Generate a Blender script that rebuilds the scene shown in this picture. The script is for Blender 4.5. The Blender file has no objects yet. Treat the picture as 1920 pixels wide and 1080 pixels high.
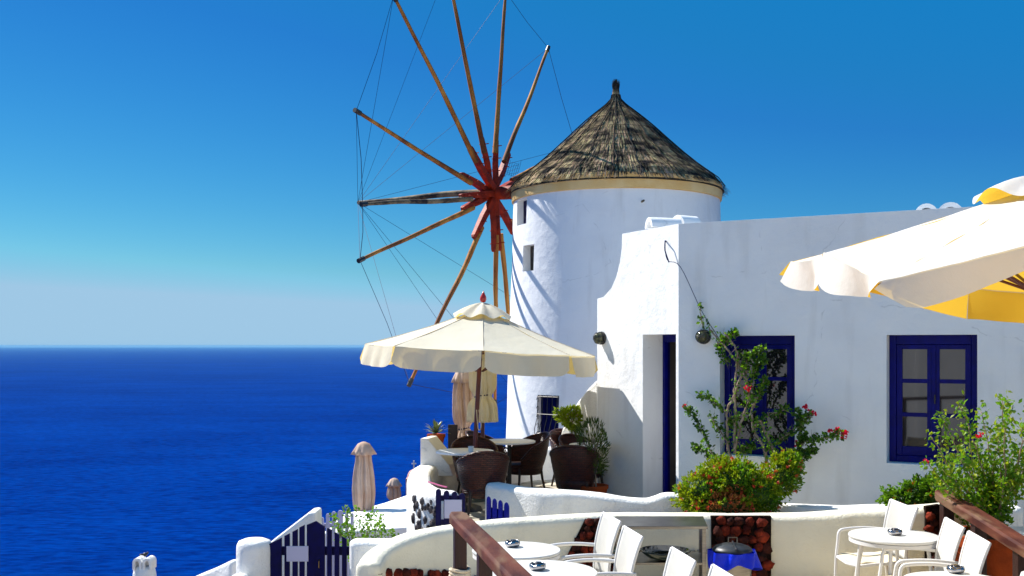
import bpy, bmesh, math, random
from mathutils import Vector, Matrix, noise
random.seed(7)
R = math.radians
sc = bpy.context.scene
COL = sc.collection
F = 2000.0

# ------------------------------------------------------------------ camera, sky, sun, exposure
cam = bpy.data.cameras.new('camera'); co = bpy.data.objects.new('camera', cam); COL.objects.link(co)
co.location = (0, 0, 0); co.rotation_euler = (R(90), 0, 0)
cam.sensor_width = 36; cam.lens = 36 * F / 1920; cam.shift_y = 108 / 1920
cam.clip_start = 0.1; cam.clip_end = 400000
sc.camera = co
SUN_AZ, SUN_EL = Vector((-0.81, 0.59, 0)).normalized(), R(47)
SUN = Vector((SUN_AZ.x * math.cos(SUN_EL), SUN_AZ.y * math.cos(SUN_EL), math.sin(SUN_EL)))
w = bpy.data.worlds.new('World'); sc.world = w; w.use_nodes = True
nt = w.node_tree; bg = nt.nodes['Background']
sky = nt.nodes.new('ShaderNodeTexSky'); sky.sky_type = 'NISHITA'; sky.sun_disc = False
sky.sun_elevation = SUN_EL; sky.sun_rotation = math.atan2(SUN.x, SUN.y)
sky.altitude = 0; sky.air_density = 1.0; sky.dust_density = 0.0; sky.ozone_density = 6.0
# clear, saturated summer sky: one power curve per channel on the whole sky
sep = nt.nodes.new('ShaderNodeSeparateColor'); cmb = nt.nodes.new('ShaderNodeCombineColor'); nt.links.new(sky.outputs[0], sep.inputs[0])
for ch, (gain, pw) in enumerate(((0.64, 2.5), (0.49, 1.45), (0.46, 0.78))):
    m1 = nt.nodes.new('ShaderNodeMath'); m1.operation = 'MULTIPLY'; m1.inputs[1].default_value = 0.1
    m2 = nt.nodes.new('ShaderNodeMath'); m2.operation = 'POWER'; m2.inputs[1].default_value = pw
    m3 = nt.nodes.new('ShaderNodeMath'); m3.operation = 'MULTIPLY'; m3.inputs[1].default_value = gain * 10
    nt.links.new(sep.outputs[ch], m1.inputs[0]); nt.links.new(m1.outputs[0], m2.inputs[0]); nt.links.new(m2.outputs[0], m3.inputs[0]); 
    m4 = nt.nodes.new('ShaderNodeMath'); m4.operation = ('MINIMUM', 'MINIMUM', 'MAXIMUM')[ch]; m4.inputs[1].default_value = (1.85, 3.05, 2.95)[ch]
    nt.links.new(m3.outputs[0], m4.inputs[0]); last = m4
    if ch == 1:
        m5 = nt.nodes.new('ShaderNodeMath'); m5.operation = 'MAXIMUM'; m5.inputs[1].default_value = 1.12; nt.links.new(m4.outputs[0], m5.inputs[0]); last = m5
        gb = nt.nodes.new('ShaderNodeMath'); gb.operation = 'MULTIPLY'; gb.inputs[1].default_value = 1.36; nt.links.new(m5.outputs[0], gb.inputs[0])
    if ch == 2:
        m5 = nt.nodes.new('ShaderNodeMath'); m5.operation = 'MAXIMUM'; nt.links.new(m4.outputs[0], m5.inputs[0]); nt.links.new(gb.outputs[0], m5.inputs[1]); last = m5
    nt.links.new(last.outputs[0], cmb.inputs[ch])
nt.links.new(cmb.outputs[0], bg.inputs[0])
bg.inputs[1].default_value = 0.1
sl = bpy.data.lights.new('sun', 'SUN'); sl.energy = 5.0; sl.angle = R(0.5); sl.color = (1.0, 0.965, 0.90)
so = bpy.data.objects.new('sun', sl); COL.objects.link(so)
so.rotation_euler = SUN.to_track_quat('Z', 'Y').to_euler()
sc.view_settings.view_transform = 'Standard'; sc.view_settings.look = 'None'
sc.view_settings.gamma = 1; sc.view_settings.use_curve_mapping = False
sc.view_settings.exposure = 0.92
sc.cycles.max_bounces = 8; sc.cycles.transparent_max_bounces = 16
try: sc.cycles.volume_bounces = 0
except Exception: pass

# ------------------------------------------------------------------ helpers
def P(px, py, D): return Vector(((px - 960) / F * D, D, -(py - 648) / F * D))
def XY(px, D, z=0): return Vector(((px - 960) / F * D, D, z))

def mat(name, col, rough=0.6, col2=None, scale=5, bump=0.0, bscale=30, spec=0.5, metal=0, island=0, transl=0, trcol=None, stretch=None, detail=6, contrast=(0.35, 0.65), bdist=0.02, coord='Object', col3=None, s3=1.0):
    m = bpy.data.materials.new(name); m.use_nodes = True
    t = m.node_tree; n = t.nodes; l = t.links; b = n['Principled BSDF']
    b.inputs['Roughness'].default_value = rough; b.inputs['Metallic'].default_value = metal
    b.inputs['Specular IOR Level'].default_value = spec
    tc = n.new('ShaderNodeTexCoord'); mp = n.new('ShaderNodeMapping'); l.new(tc.outputs[coord], mp.inputs[0])
    if stretch: mp.inputs['Scale'].default_value = stretch
    out = None
    if col2 is not None:
        nz = n.new('ShaderNodeTexNoise'); nz.inputs['Scale'].default_value = scale; nz.inputs['Detail'].default_value = detail
        l.new(mp.outputs[0], nz.inputs[0])
        rp = n.new('ShaderNodeValToRGB'); rp.color_ramp.elements[0].position = contrast[0]; rp.color_ramp.elements[1].position = contrast[1]
        rp.color_ramp.elements[0].color = (*col, 1); rp.color_ramp.elements[1].color = (*col2, 1)
        l.new(nz.outputs[0], rp.inputs[0]); out = rp.outputs[0]
        if col3 is not None:
            nz3 = n.new('ShaderNodeTexNoise'); nz3.inputs['Scale'].default_value = s3; nz3.inputs['Detail'].default_value = 3
            l.new(mp.outputs[0], nz3.inputs[0])
            r3 = n.new('ShaderNodeValToRGB'); r3.color_ramp.elements[0].position = .5; r3.color_ramp.elements[1].position = .62
            mx = n.new('ShaderNodeMixRGB'); l.new(nz3.outputs[0], r3.inputs[0]); l.new(r3.outputs[0], mx.inputs[0])
            l.new(out, mx.inputs[1]); mx.inputs[2].default_value = (*col3, 1); out = mx.outputs[0]
    else:
        rgb = n.new('ShaderNodeRGB'); rgb.outputs[0].default_value = (*col, 1); out = rgb.outputs[0]
    if island:
        ge = n.new('ShaderNodeNewGeometry'); hv = n.new('ShaderNodeHueSaturation')
        mr = n.new('ShaderNodeMapRange'); mr.inputs[3].default_value = 1 - island; mr.inputs[4].default_value = 1 + island
        l.new(ge.outputs['Random Per Island'], mr.inputs[0]); l.new(mr.outputs[0], hv.inputs['Value']); l.new(out, hv.inputs['Color'])
        mh = n.new('ShaderNodeMapRange'); mh.inputs[3].default_value = 0.5 - island * .05; mh.inputs[4].default_value = 0.5 + island * .05
        mu = n.new('ShaderNodeMath'); mu.operation = 'FRACT'; ml = n.new('ShaderNodeMath'); ml.operation = 'MULTIPLY'; ml.inputs[1].default_value = 7.31
        l.new(ge.outputs['Random Per Island'], ml.inputs[0]); l.new(ml.outputs[0], mu.inputs[0]); l.new(mu.outputs[0], mh.inputs[0]); l.new(mh.outputs[0], hv.inputs['Hue'])
        out = hv.outputs[0]
    l.new(out, b.inputs['Base Color'])
    if bump:
        nb = n.new('ShaderNodeTexNoise'); nb.inputs['Scale'].default_value = bscale; nb.inputs['Detail'].default_value = 8; nb.inputs['Roughness'].default_value = .6
        l.new(mp.outputs[0], nb.inputs[0])
        bp = n.new('ShaderNodeBump'); bp.inputs['Strength'].default_value = bump; bp.inputs['Distance'].default_value = bdist
        l.new(nb.outputs[0], bp.inputs['Height']); l.new(bp.outputs[0], b.inputs['Normal'])
    if transl:
        tr = n.new('ShaderNodeBsdfTranslucent'); mxs = n.new('ShaderNodeMixShader'); mxs.inputs[0].default_value = transl
        if trcol: tr.inputs[0].default_value = (*trcol, 1)
        else: l.new(out, tr.inputs[0])
        o = n['Material Output']; l.new(b.outputs[0], mxs.inputs[1]); l.new(tr.outputs[0], mxs.inputs[2]); l.new(mxs.outputs[0], o.inputs[0])
    return m

M = {}
M['plaster'] = mat('white_plaster', (0.80, 0.80, 0.79), 0.85, (0.72, 0.72, 0.72), 1.3, 0.55, 34, 0.2, bdist=0.006, contrast=(.45, .8))
M['plaster_rough'] = mat('rough_white_plaster', (0.82, 0.81, 0.78), 0.9, (0.72, 0.71, 0.68), 2.5, 1.0, 45, 0.2, bdist=0.012, contrast=(.45, .8))
M['plaster_cream'] = mat('cream_plaster', (0.80, 0.755, 0.61), 0.9, (0.70, 0.66, 0.53), 2.5, 0.9, 50, 0.2, bdist=0.008, contrast=(.4, .8))
M['ring'] = mat('yellow_lime_band', (0.70, 0.43, 0.15), 0.9, (0.76, 0.56, 0.27), 2.0, 0.7, 30, 0.2)
def weather(m, amt=.5, stain=(.55, .53, .50)):
    t = m.node_tree; n = t.nodes; l = t.links; b = n['Principled BSDF']; tc = n['Texture Coordinate']
    z = n.new('ShaderNodeTexNoise'); z.inputs['Scale'].default_value = 5.5; z.inputs['Detail'].default_value = 4; l.new(tc.outputs['Object'], z.inputs[0])
    bp = n.new('ShaderNodeBump'); bp.inputs['Strength'].default_value = amt; bp.inputs['Distance'].default_value = .03; l.new(z.outputs[0], bp.inputs['Height'])
    old = b.inputs['Normal'].links[0].from_node; l.new(bp.outputs[0], old.inputs['Normal'])
    mp = n.new('ShaderNodeMapping'); mp.inputs['Scale'].default_value = (3, 3, .5); l.new(tc.outputs['Object'], mp.inputs[0])
    s1 = n.new('ShaderNodeTexNoise'); s1.inputs['Scale'].default_value = 1.3; s1.inputs['Detail'].default_value = 9; l.new(mp.outputs[0], s1.inputs[0])
    rp = n.new('ShaderNodeValToRGB'); rp.color_ramp.elements[0].position = .56; rp.color_ramp.elements[1].position = .80; rp.color_ramp.elements[0].color = (0, 0, 0, 1); rp.color_ramp.elements[1].color = (.5, .5, .5, 1); l.new(s1.outputs[0], rp.inputs[0])
    mx = n.new('ShaderNodeMixRGB'); src = b.inputs['Base Color'].links[0].from_socket; l.new(rp.outputs[0], mx.inputs[0]); l.new(src, mx.inputs[1]); mx.inputs[2].default_value = (*stain, 1)
    # hairline cracks
    vo = n.new('ShaderNodeTexVoronoi'); vo.feature = 'DISTANCE_TO_EDGE'; vo.inputs['Scale'].default_value = .9
    wz = n.new('ShaderNodeTexNoise'); wz.inputs['Scale'].default_value = 3; wz.inputs['Detail'].default_value = 8; l.new(tc.outputs['Object'], wz.inputs[0])
    va = n.new('ShaderNodeMixRGB'); va.inputs[0].default_value = .22; l.new(tc.outputs['Object'], va.inputs[1]); l.new(wz.outputs['Color'], va.inputs[2]); l.new(va.outputs[0], vo.inputs[0])
    r2 = n.new('ShaderNodeValToRGB'); r2.color_ramp.elements[0].position = .0; r2.color_ramp.elements[0].color = (.34, .34, .34, 1); r2.color_ramp.elements[1].position = .005; r2.color_ramp.elements[1].color = (0, 0, 0, 1); l.new(vo.outputs['Distance'], r2.inputs[0])
    mk = n.new('ShaderNodeValToRGB'); mk.color_ramp.elements[0].position = .52; mk.color_ramp.elements[1].position = .60; l.new(z.outputs[0], mk.inputs[0])
    mu = n.new('ShaderNodeMath'); mu.operation = 'MULTIPLY'; l.new(r2.outputs[0], mu.inputs[0]); l.new(mk.outputs[0], mu.inputs[1])
    m2 = n.new('ShaderNodeMixRGB'); l.new(mu.outputs[0], m2.inputs[0]); l.new(mx.outputs[0], m2.inputs[1]); m2.inputs[2].default_value = (.30, .29, .29, 1)
    l.new(m2.outputs[0], b.inputs['Base Color'])
weather(M['plaster'], .45); weather(M['plaster_rough'], .8); weather(M['plaster_cream'], .5, (.5, .46, .36))
M['blue'] = mat('cobalt_paint', (0.001, 0.003, 0.15), 0.4, (0.001, 0.002, 0.10), 9, 0.25, 40, 0.12, bdist=.004)
M['darkblue'] = mat('navy_paint', (0.0008, 0.0014, 0.060), 0.4, (0.001, 0.001, 0.035), 9, 0.25, 40, 0.10, bdist=.004)
M['glass'] = mat('window_glass', (0.012, 0.012, 0.014), 0.03, spec=1.0)
M['glass'].node_tree.nodes['Principled BSDF'].inputs['IOR'].default_value = 1.42
M['dark'] = mat('interior_shade', (0.03, 0.025, 0.022), 0.8, (0.05, 0.04, 0.03), 3)  # near-black standing in for the shade of unlit rooms
M['tabletop'] = mat('brightened_table_white', (0.84, 0.84, 0.82), 0.4, (0.78, 0.78, 0.77), 3)  # white raised to make up for missing sun on the parasol-shaded tops
M['iron'] = mat('black_iron', (0.012, 0.012, 0.014), 0.45, (0.03, 0.025, 0.02), 20)
M['wood'] = mat('weathered_spar_wood', (0.26, 0.085, 0.018), 0.7, (0.46, 0.21, 0.045), 4, 0.5, 25, 0.15, stretch=(1, 1, .25), col3=(0.17, 0.06, 0.02), s3=1.4)
M['woodgrey'] = mat('grey_spar_wood', (0.10, 0.075, 0.05), 0.8, (0.26, 0.20, 0.12), 5, 0.5, 25, 0.2, col3=(0.03, 0.022, 0.02), s3=2)
M['redwood'] = mat('red_painted_timber', (0.40, 0.034, 0.008), 0.55, (0.17, 0.015, 0.007), 5, 0.4, 30, 0.2)
M['wire'] = mat('steel_rigging', (0.008, 0.012, 0.07), 0.6, spec=.2)
M['thatch'] = mat('thatch_straw', (0.018, 0.017, 0.018), 0.9, (0.34, 0.26, 0.15), 3.0, 0, 1, 0.05, island=0.85, stretch=(1, 1, 2.0), detail=10, contrast=(0.40, 0.62))
M['thatchcore'] = mat('thatch_core', (0.03, 0.025, 0.022), 0.95, (0.10, 0.08, 0.055), 20, 1, 60, 0.1)
M['thatchtop'] = mat('thatch_dark_tuft', (0.02, 0.018, 0.016), 0.95, (0.05, 0.04, 0.035), 20, 0, 1, 0.1, island=.3)
M['canvas'] = mat('cream_canvas', (0.80, 0.76, 0.63), 0.9, (0.74, 0.70, 0.57), 2.5, 0.35, 7, 0.1, transl=0.36, trcol=(0.80, 0.60, 0.20), bdist=.03, contrast=(.4, .8))
M['canvas_y'] = mat('canvas_with_yellow_lining', (0.66, 0.67, 0.65), 0.9, (0.60, 0.61, 0.58), 2.5, 0.4, 6, 0.1, transl=0.28, trcol=(0.92, 0.60, 0.06), bdist=.03, contrast=(.4, .8))
M['canvas_pink'] = mat('faded_beige_canvas', (0.50, 0.33, 0.24), 0.9, (0.62, 0.47, 0.37), 3, 0.5, 8, 0.1, transl=0.15, bdist=.02)
M['canvas_yel'] = mat('folded_cream_canvas', (0.74, 0.64, 0.40), 0.9, (0.78, 0.74, 0.60), 3, 0.5, 8, 0.1, transl=0.2, bdist=.02)
M['parasolpole'] = mat('mahogany_pole', (0.11, 0.012, 0.006), 0.4, (0.06, 0.008, 0.005), 6, 0.2, 30)
M['green_steel'] = mat('green_grey_steel', (0.06, 0.075, 0.055), 0.5, (0.10, 0.11, 0.09), 8)
M['redknob'] = mat('red_lacquer', (0.45, 0.02, 0.012), 0.3)
M['marble'] = mat('white_marble', (0.62, 0.62, 0.60), 0.3, (0.30, 0.29, 0.27), 2.2, 0, 1, 0.4, detail=14, contrast=(.54, .80))
M['whitealu'] = mat('white_powder_coat', (0.66, 0.65, 0.645), 0.45, (0.60, 0.59, 0.585), 3)
M['mesh'] = mat('white_sling_fabric', (0.64, 0.62, 0.58), 0.8, (0.56, 0.545, 0.51), 4, 0.4, 260, 0.15, transl=.15, bdist=.002)
M['seatcream'] = mat('cream_seat_pad', (0.58, 0.50, 0.35), 0.85, (0.64, 0.57, 0.42), 5, 0.3, 200, 0.2, bdist=.002)
M['chrome'] = mat('polished_steel', (0.36, 0.35, 0.36), 0.2, metal=1)
M['steel'] = mat('brushed_steel', (0.24, 0.23, 0.22), 0.32, (0.16, 0.15, 0.145), 6, metal=1, stretch=(1, 1, 30))
M['darkglass'] = mat('dark_green_glass', (0.012, 0.02, 0.016), 0.08)
M['lava'] = mat('red_lava_stone', (0.060, 0.010, 0.007), 0.9, (0.32, 0.045, 0.020), 9, 1.0, 40, 0.1, detail=10, contrast=(.4, .7), bdist=.02)
M['lavadark'] = mat('black_lava_stone', (0.016, 0.008, 0.008), 0.9, (0.09, 0.022, 0.014), 9, 1.0, 40, 0.1, detail=10, bdist=.02)
M['mortar'] = mat('dark_mortar', (0.010, 0.006, 0.005), 0.95, (0.02, 0.010, 0.008), 20, 1, 60, .05)
M['greystone'] = mat('dark_fieldstone', (0.03, 0.026, 0.032), 0.9, (0.14, 0.12, 0.12), 14, 1, 50, 0.2, bdist=.02)
M['paving'] = mat('limestone_paving', (0.50, 0.46, 0.36), 0.85, (0.38, 0.35, 0.29), 3, 0.5, 30, 0.2, bdist=.01)
M['grout'] = mat('paving_grout', (0.20, 0.18, 0.15), 0.9, (0.28, 0.25, 0.21), 8, .5, 40)
M['floor2'] = mat('terrace_screed', (0.66, 0.56, 0.38), 0.85, (0.56, 0.48, 0.33), 2, .4, 20, .2)
M['rail'] = mat('varnished_handrail', (0.045, 0.011, 0.008), 0.6, (0.12, 0.038, 0.022), 3, 0.5, 30, 0.12, stretch=(3, .8, 3), col3=(0.15, 0.085, 0.05), s3=2, bdist=.004)
M['railpost'] = mat('dark_oak_post', (0.018, 0.005, 0.004), 0.45, (0.035, 0.010, 0.007), 4, 0.4, 30, 0.3, stretch=(4, 4, .5))
M['rope'] = mat('pale_rope', (0.62, 0.52, 0.38), 0.9, (0.48, 0.38, 0.26), 30)
M['terracotta'] = mat('terracotta', (0.36, 0.060, 0.012), 0.8, (0.22, 0.04, 0.01), 6, 0.4, 30, .1)
M['soil'] = mat('dry_soil', (0.14, 0.09, 0.055), 0.95, (0.08, 0.05, 0.035), 8, 1, 30, .1)
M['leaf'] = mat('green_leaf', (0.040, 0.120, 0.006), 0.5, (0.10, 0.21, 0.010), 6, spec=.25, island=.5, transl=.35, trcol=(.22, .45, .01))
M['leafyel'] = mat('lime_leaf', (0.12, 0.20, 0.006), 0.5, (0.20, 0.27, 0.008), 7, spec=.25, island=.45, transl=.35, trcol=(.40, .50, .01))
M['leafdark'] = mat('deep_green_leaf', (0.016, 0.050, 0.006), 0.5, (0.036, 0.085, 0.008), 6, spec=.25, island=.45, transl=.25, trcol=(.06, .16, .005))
M['leafolive'] = mat('olive_leaf', (0.030, 0.065, 0.010), 0.5, (0.09, 0.13, 0.02), 6, spec=.25, island=.5, transl=.3)
M['agave'] = mat('agave_leaf', (0.06, 0.12, 0.04), 0.45, (0.30, 0.33, 0.12), 5, island=.3)
M['dryleaf'] = mat('dry_brown_leaf', (0.26, 0.07, 0.015), 0.8, (0.36, 0.14, 0.03), 7, island=.4, transl=.2)
M['flower'] = mat('magenta_red_bract', (0.75, 0.006, 0.05), 0.6, island=.2, transl=.4)
M['flowercoral'] = mat('coral_blossom', (0.65, 0.09, 0.03), 0.6, island=.3, transl=.2)
M['flowerorange'] = mat('orange_blossom', (0.75, 0.22, 0.02), 0.6, island=.3, transl=.2)
M['stem'] = mat('pale_woody_stem', (0.22, 0.15, 0.10), 0.85, (0.34, 0.26, 0.19), 12, 0.6, 60, .2)
M['sign'] = mat('lilac_sign_board', (0.40, 0.40, 0.56), 0.6)
M['pinkdome'] = mat('pink_plaster', (0.50, 0.26, 0.20), 0.9, (0.55, 0.32, 0.26), 4)
M['brass'] = mat('old_brass', (0.30, 0.20, 0.07), 0.35, metal=1)
M['lampglass'] = mat('green_lamp_glass', (0.045, 0.045, 0.016), 0.12, (0.09, 0.09, 0.04), 6)
M['bluebag'] = mat('blue_plastic_bag', (0.001, 0.025, 0.72), 0.35, (0.001, 0.015, 0.5), 8, 0.8, 14, .2, bdist=.03)
M['blackplastic'] = mat('black_plastic', (0.008, 0.009, 0.012), 0.42, (0.035, 0.04, 0.045), 12, spec=.35)
M['rock'] = mat('volcanic_cliff', (0.10, 0.06, 0.045), 0.95, (0.22, 0.15, 0.11), 0.12, 1, .6, .1, bdist=1)
M['purple'] = mat('magenta_cord', (0.30, 0.02, 0.12), 0.6)

# the big parasol's cloth is white outside and lined in yellow inside
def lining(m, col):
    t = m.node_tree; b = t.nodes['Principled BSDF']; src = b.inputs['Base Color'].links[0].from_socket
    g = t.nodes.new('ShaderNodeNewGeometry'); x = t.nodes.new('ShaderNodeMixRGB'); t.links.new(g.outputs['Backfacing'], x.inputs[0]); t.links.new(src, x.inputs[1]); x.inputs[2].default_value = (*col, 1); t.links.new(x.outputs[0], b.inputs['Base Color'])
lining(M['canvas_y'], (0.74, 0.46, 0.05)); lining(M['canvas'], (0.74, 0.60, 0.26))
def orient(o, c):
    # face normals away from the point c, so the lining is the inner side
    me = o.data; k = sum((Vector(p.center) - c).dot(p.normal) for p in me.polygons)
    if k < 0: me.flip_normals()
    return o
# woven rattan
def wicker():
    m = bpy.data.materials.new('woven_rattan'); m.use_nodes = True; t = m.node_tree; n = t.nodes; l = t.links; b = n['Principled BSDF']
    b.inputs['Roughness'].default_value = .33; b.inputs['Specular IOR Level'].default_value = .35
    tc = n.new('ShaderNodeTexCoord'); sp = n.new('ShaderNodeSeparateXYZ'); l.new(tc.outputs['Object'], sp.inputs[0])
    at = n.new('ShaderNodeMath'); at.operation = 'ARCTAN2'; l.new(sp.outputs[1], at.inputs[0]); l.new(sp.outputs[0], at.inputs[1])
    k = n.new('ShaderNodeMath'); k.operation = 'MULTIPLY'; k.inputs[1].default_value = 0.30; l.new(at.outputs[0], k.inputs[0])
    cb = n.new('ShaderNodeCombineXYZ'); l.new(k.outputs[0], cb.inputs[0]); l.new(sp.outputs[2], cb.inputs[1])
    br = n.new('ShaderNodeTexBrick'); l.new(cb.outputs[0], br.inputs[0])
    br.inputs['Scale'].default_value = 1; br.inputs['Brick Width'].default_value = .055; br.inputs['Row Height'].default_value = .024
    br.inputs['Mortar Size'].default_value = .0055; br.inputs['Mortar Smooth'].default_value = 1
    br.inputs['Color1'].default_value = (.034, .006, .004, 1); br.inputs['Color2'].default_value = (.085, .018, .010, 1); br.inputs['Mortar'].default_value = (.003, .001, .001, 1)
    l.new(br.outputs['Color'], b.inputs['Base Color'])
    iv = n.new('ShaderNodeMath'); iv.operation = 'SUBTRACT'; iv.inputs[0].default_value = 1; l.new(br.outputs['Fac'], iv.inputs[1])
    bp = n.new('ShaderNodeBump'); bp.inputs['Strength'].default_value = 1; bp.inputs['Distance'].default_value = .006; l.new(iv.outputs[0], bp.inputs['Height']); l.new(bp.outputs[0], b.inputs['Normal'])
    return m
M['wicker'] = wicker()
M['wickerleg'] = mat('dark_rattan_leg', (0.015, 0.005, 0.004), 0.4, (0.01, 0.004, 0.003), 20)

def rootloc(o):
    v = Vector((0, 0, 0))
    while o is not None: v += o.location; o = o.parent
    return v

def tag(o, label=None, cat=None, group=None, kind=None):
    if label: o['label'] = label
    if cat: o['category'] = cat
    if group: o['group'] = group
    if kind: o['kind'] = kind
    return o
def thing(name, label, cat, loc=(0, 0, 0), rotz=0, group=None):
    o = bpy.data.objects.new(name, None); COL.objects.link(o); o.location = loc; o.rotation_euler = (0, 0, rotz); o.empty_display_size = .1
    return tag(o, label, cat, group)
def copytree(o, parent=None):
    c = o.copy(); COL.objects.link(c); c.parent = parent
    for ch in [x for x in o.children]: copytree(ch, c)
    return c

class MB:
    def __init__(s): s.v = []; s.f = []
    def add(s, vs, fs):
        k = len(s.v); s.v += [Vector(v) for v in vs]; s.f += [tuple(i + k for i in f) for f in fs]; return s
    def box(s, c, d, rz=0, mtx=None):
        x, y, z = d[0] / 2, d[1] / 2, d[2] / 2
        vs = [Vector((a, b, e)) for a in (-x, x) for b in (-y, y) for e in (-z, z)]
        m = Matrix.Translation(Vector(c)) @ (mtx if mtx is not None else Matrix.Rotation(rz, 4, 'Z'))
        return s.add([m @ v for v in vs], [(0, 1, 3, 2), (4, 6, 7, 5), (0, 4, 5, 1), (2, 3, 7, 6), (0, 2, 6, 4), (1, 5, 7, 3)])
    def tube(s, pts, r, n=8, caps=True, square=False):
        pts = [Vector(p) for p in pts]; rs = r if isinstance(r, (list, tuple)) else [r] * len(pts)
        rings = []; up = None
        for i, p in enumerate(pts):
            d = (pts[min(i + 1, len(pts) - 1)] - pts[max(i - 1, 0)]).normalized()
            if up is None:
                a = Vector((0, 0, 1)) if abs(d.z) < .9 else Vector((1, 0, 0)); u = d.cross(a).normalized()
            else:
                u = (up - d * up.dot(d)).normalized()
            up = u; q = d.cross(u)
            rings.append([p + (u * math.cos(t) + q * math.sin(t)) * rs[i] for t in [2 * math.pi * (j + (.5 if square else 0)) / n for j in range(n)]])
        vs = [v for rg in rings for v in rg]; fs = []
        for i in range(len(pts) - 1):
            for j in range(n): fs.append((i * n + j, i * n + (j + 1) % n, (i + 1) * n + (j + 1) % n, (i + 1) * n + j))
        if caps: fs.append(tuple(range(n))[::-1]); fs.append(tuple((len(pts) - 1) * n + j for j in range(n)))
        return s.add(vs, fs)
    def lathe(s, prof, n=32, c=(0, 0, 0), rf=None, cap=True):
        c = Vector(c); vs = []; fs = []
        for i, (r, z) in enumerate(prof):
            for j in range(n):
                a = 2 * math.pi * j / n; rr = r * (rf(a, z, i) if rf else 1)
                vs.append(c + Vector((rr * math.cos(a), rr * math.sin(a), z)))
        for i in range(len(prof) - 1):
            for j in range(n): fs.append((i * n + j, i * n + (j + 1) % n, (i + 1) * n + (j + 1) % n, (i + 1) * n + j))
        if cap: fs.append(tuple(range(n))[::-1]); fs.append(tuple((len(prof) - 1) * n + j for j in range(n)))
        return s.add(vs, fs)
    def prism(s, poly, vec):
        n = len(poly); poly = [Vector(p) for p in poly]; vec = Vector(vec)
        return s.add(poly + [p + vec for p in poly], [tuple(range(n)), tuple(range(2 * n - 1, n - 1, -1))] + [(i, i + n, (i + 1) % n + n, (i + 1) % n) for i in range(n)])
    def grid(s, fn, nu, nv, two=False):
        vs = [fn(i / nu, j / nv) for i in range(nu + 1) for j in range(nv + 1)]
        return s.add(vs, [(i * (nv + 1) + j, (i + 1) * (nv + 1) + j, (i + 1) * (nv + 1) + j + 1, i * (nv + 1) + j + 1) for i in range(nu) for j in range(nv)])
    def blob(s, c, rad, n1=7, n2=5, seed=0, rough=.2):
        c = Vector(c); pr = []
        vs = [c + Vector((0, 0, -rad[2]))]
        for i in range(1, n2):
            ph = -math.pi / 2 + math.pi * i / n2
            for j in range(n1):
                a = 2 * math.pi * j / n1
                k = 1 + rough * noise.noise(Vector((math.cos(a) * 1.7 + seed * 3.1, math.sin(a) * 1.7, ph * 1.5 + seed)))  * 2
                vs.append(c + Vector((rad[0] * math.cos(ph) * math.cos(a) * k, rad[1] * math.cos(ph) * math.sin(a) * k, rad[2] * math.sin(ph) * k)))
        vs.append(c + Vector((0, 0, rad[2]))); fs = []
        for j in range(n1): fs.append((0, 1 + (j + 1) % n1, 1 + j))
        for i in range(n2 - 2):
            for j in range(n1): fs.append((1 + i * n1 + j, 1 + i * n1 + (j + 1) % n1, 1 + (i + 1) * n1 + (j + 1) % n1, 1 + (i + 1) * n1 + j))
        e = len(vs) - 1; b0 = 1 + (n2 - 2) * n1
        for j in range(n1): fs.append((b0 + j, b0 + (j + 1) % n1, e))
        return s.add(vs, fs)
    def build(s, name, m, parent=None, world=False, smooth=False, bevel=0, solid=0, label=None, kind=None, fix=True, subs=0):
        off = rootloc(parent) if (world and parent) else Vector((0, 0, 0))
        me = bpy.data.meshes.new(name); me.from_pydata([v - off for v in s.v], [], s.f); me.update()
        if fix:
            bm = bmesh.new(); bm.from_mesh(me); bmesh.ops.recalc_face_normals(bm, faces=bm.faces); bm.to_mesh(me); bm.free()
        if smooth: me.shade_smooth() if smooth is True else None
        if isinstance(smooth, (int, float)) and smooth is not True and smooth:
            me.shade_smooth(); me.set_sharp_from_angle(angle=R(smooth))
        o = bpy.data.objects.new(name, me); COL.objects.link(o); o.parent = parent
        if isinstance(m, str): m = M[m]
        me.materials.append(m)
        if solid:
            md = o.modifiers.new('s', 'SOLIDIFY'); md.thickness = solid; md.offset = 0
        if bevel:
            md = o.modifiers.new('b', 'BEVEL'); md.width = bevel; md.segments = 2; md.limit_method = 'ANGLE'; md.angle_limit = R(40)
        if subs:
            md = o.modifiers.new('u', 'SUBSURF'); md.levels = subs; md.render_levels = subs
        if label: o['label'] = label
        if kind: o['kind'] = kind
        return o

def crom(pts, n):
    pts = [Vector(p) for p in pts]; out = []
    for i in range(len(pts) - 1):
        p0 = pts[max(i - 1, 0)]; p1 = pts[i]; p2 = pts[i + 1]; p3 = pts[min(i + 2, len(pts) - 1)]
        for k in range(n):
            t = k / n
            out.append(.5 * ((2 * p1) + (-p0 + p2) * t + (2 * p0 - 5 * p1 + 4 * p2 - p3) * t * t + (-p0 + 3 * p1 - 3 * p2 + p3) * t ** 3))
    out.append(pts[-1]); return out

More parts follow.
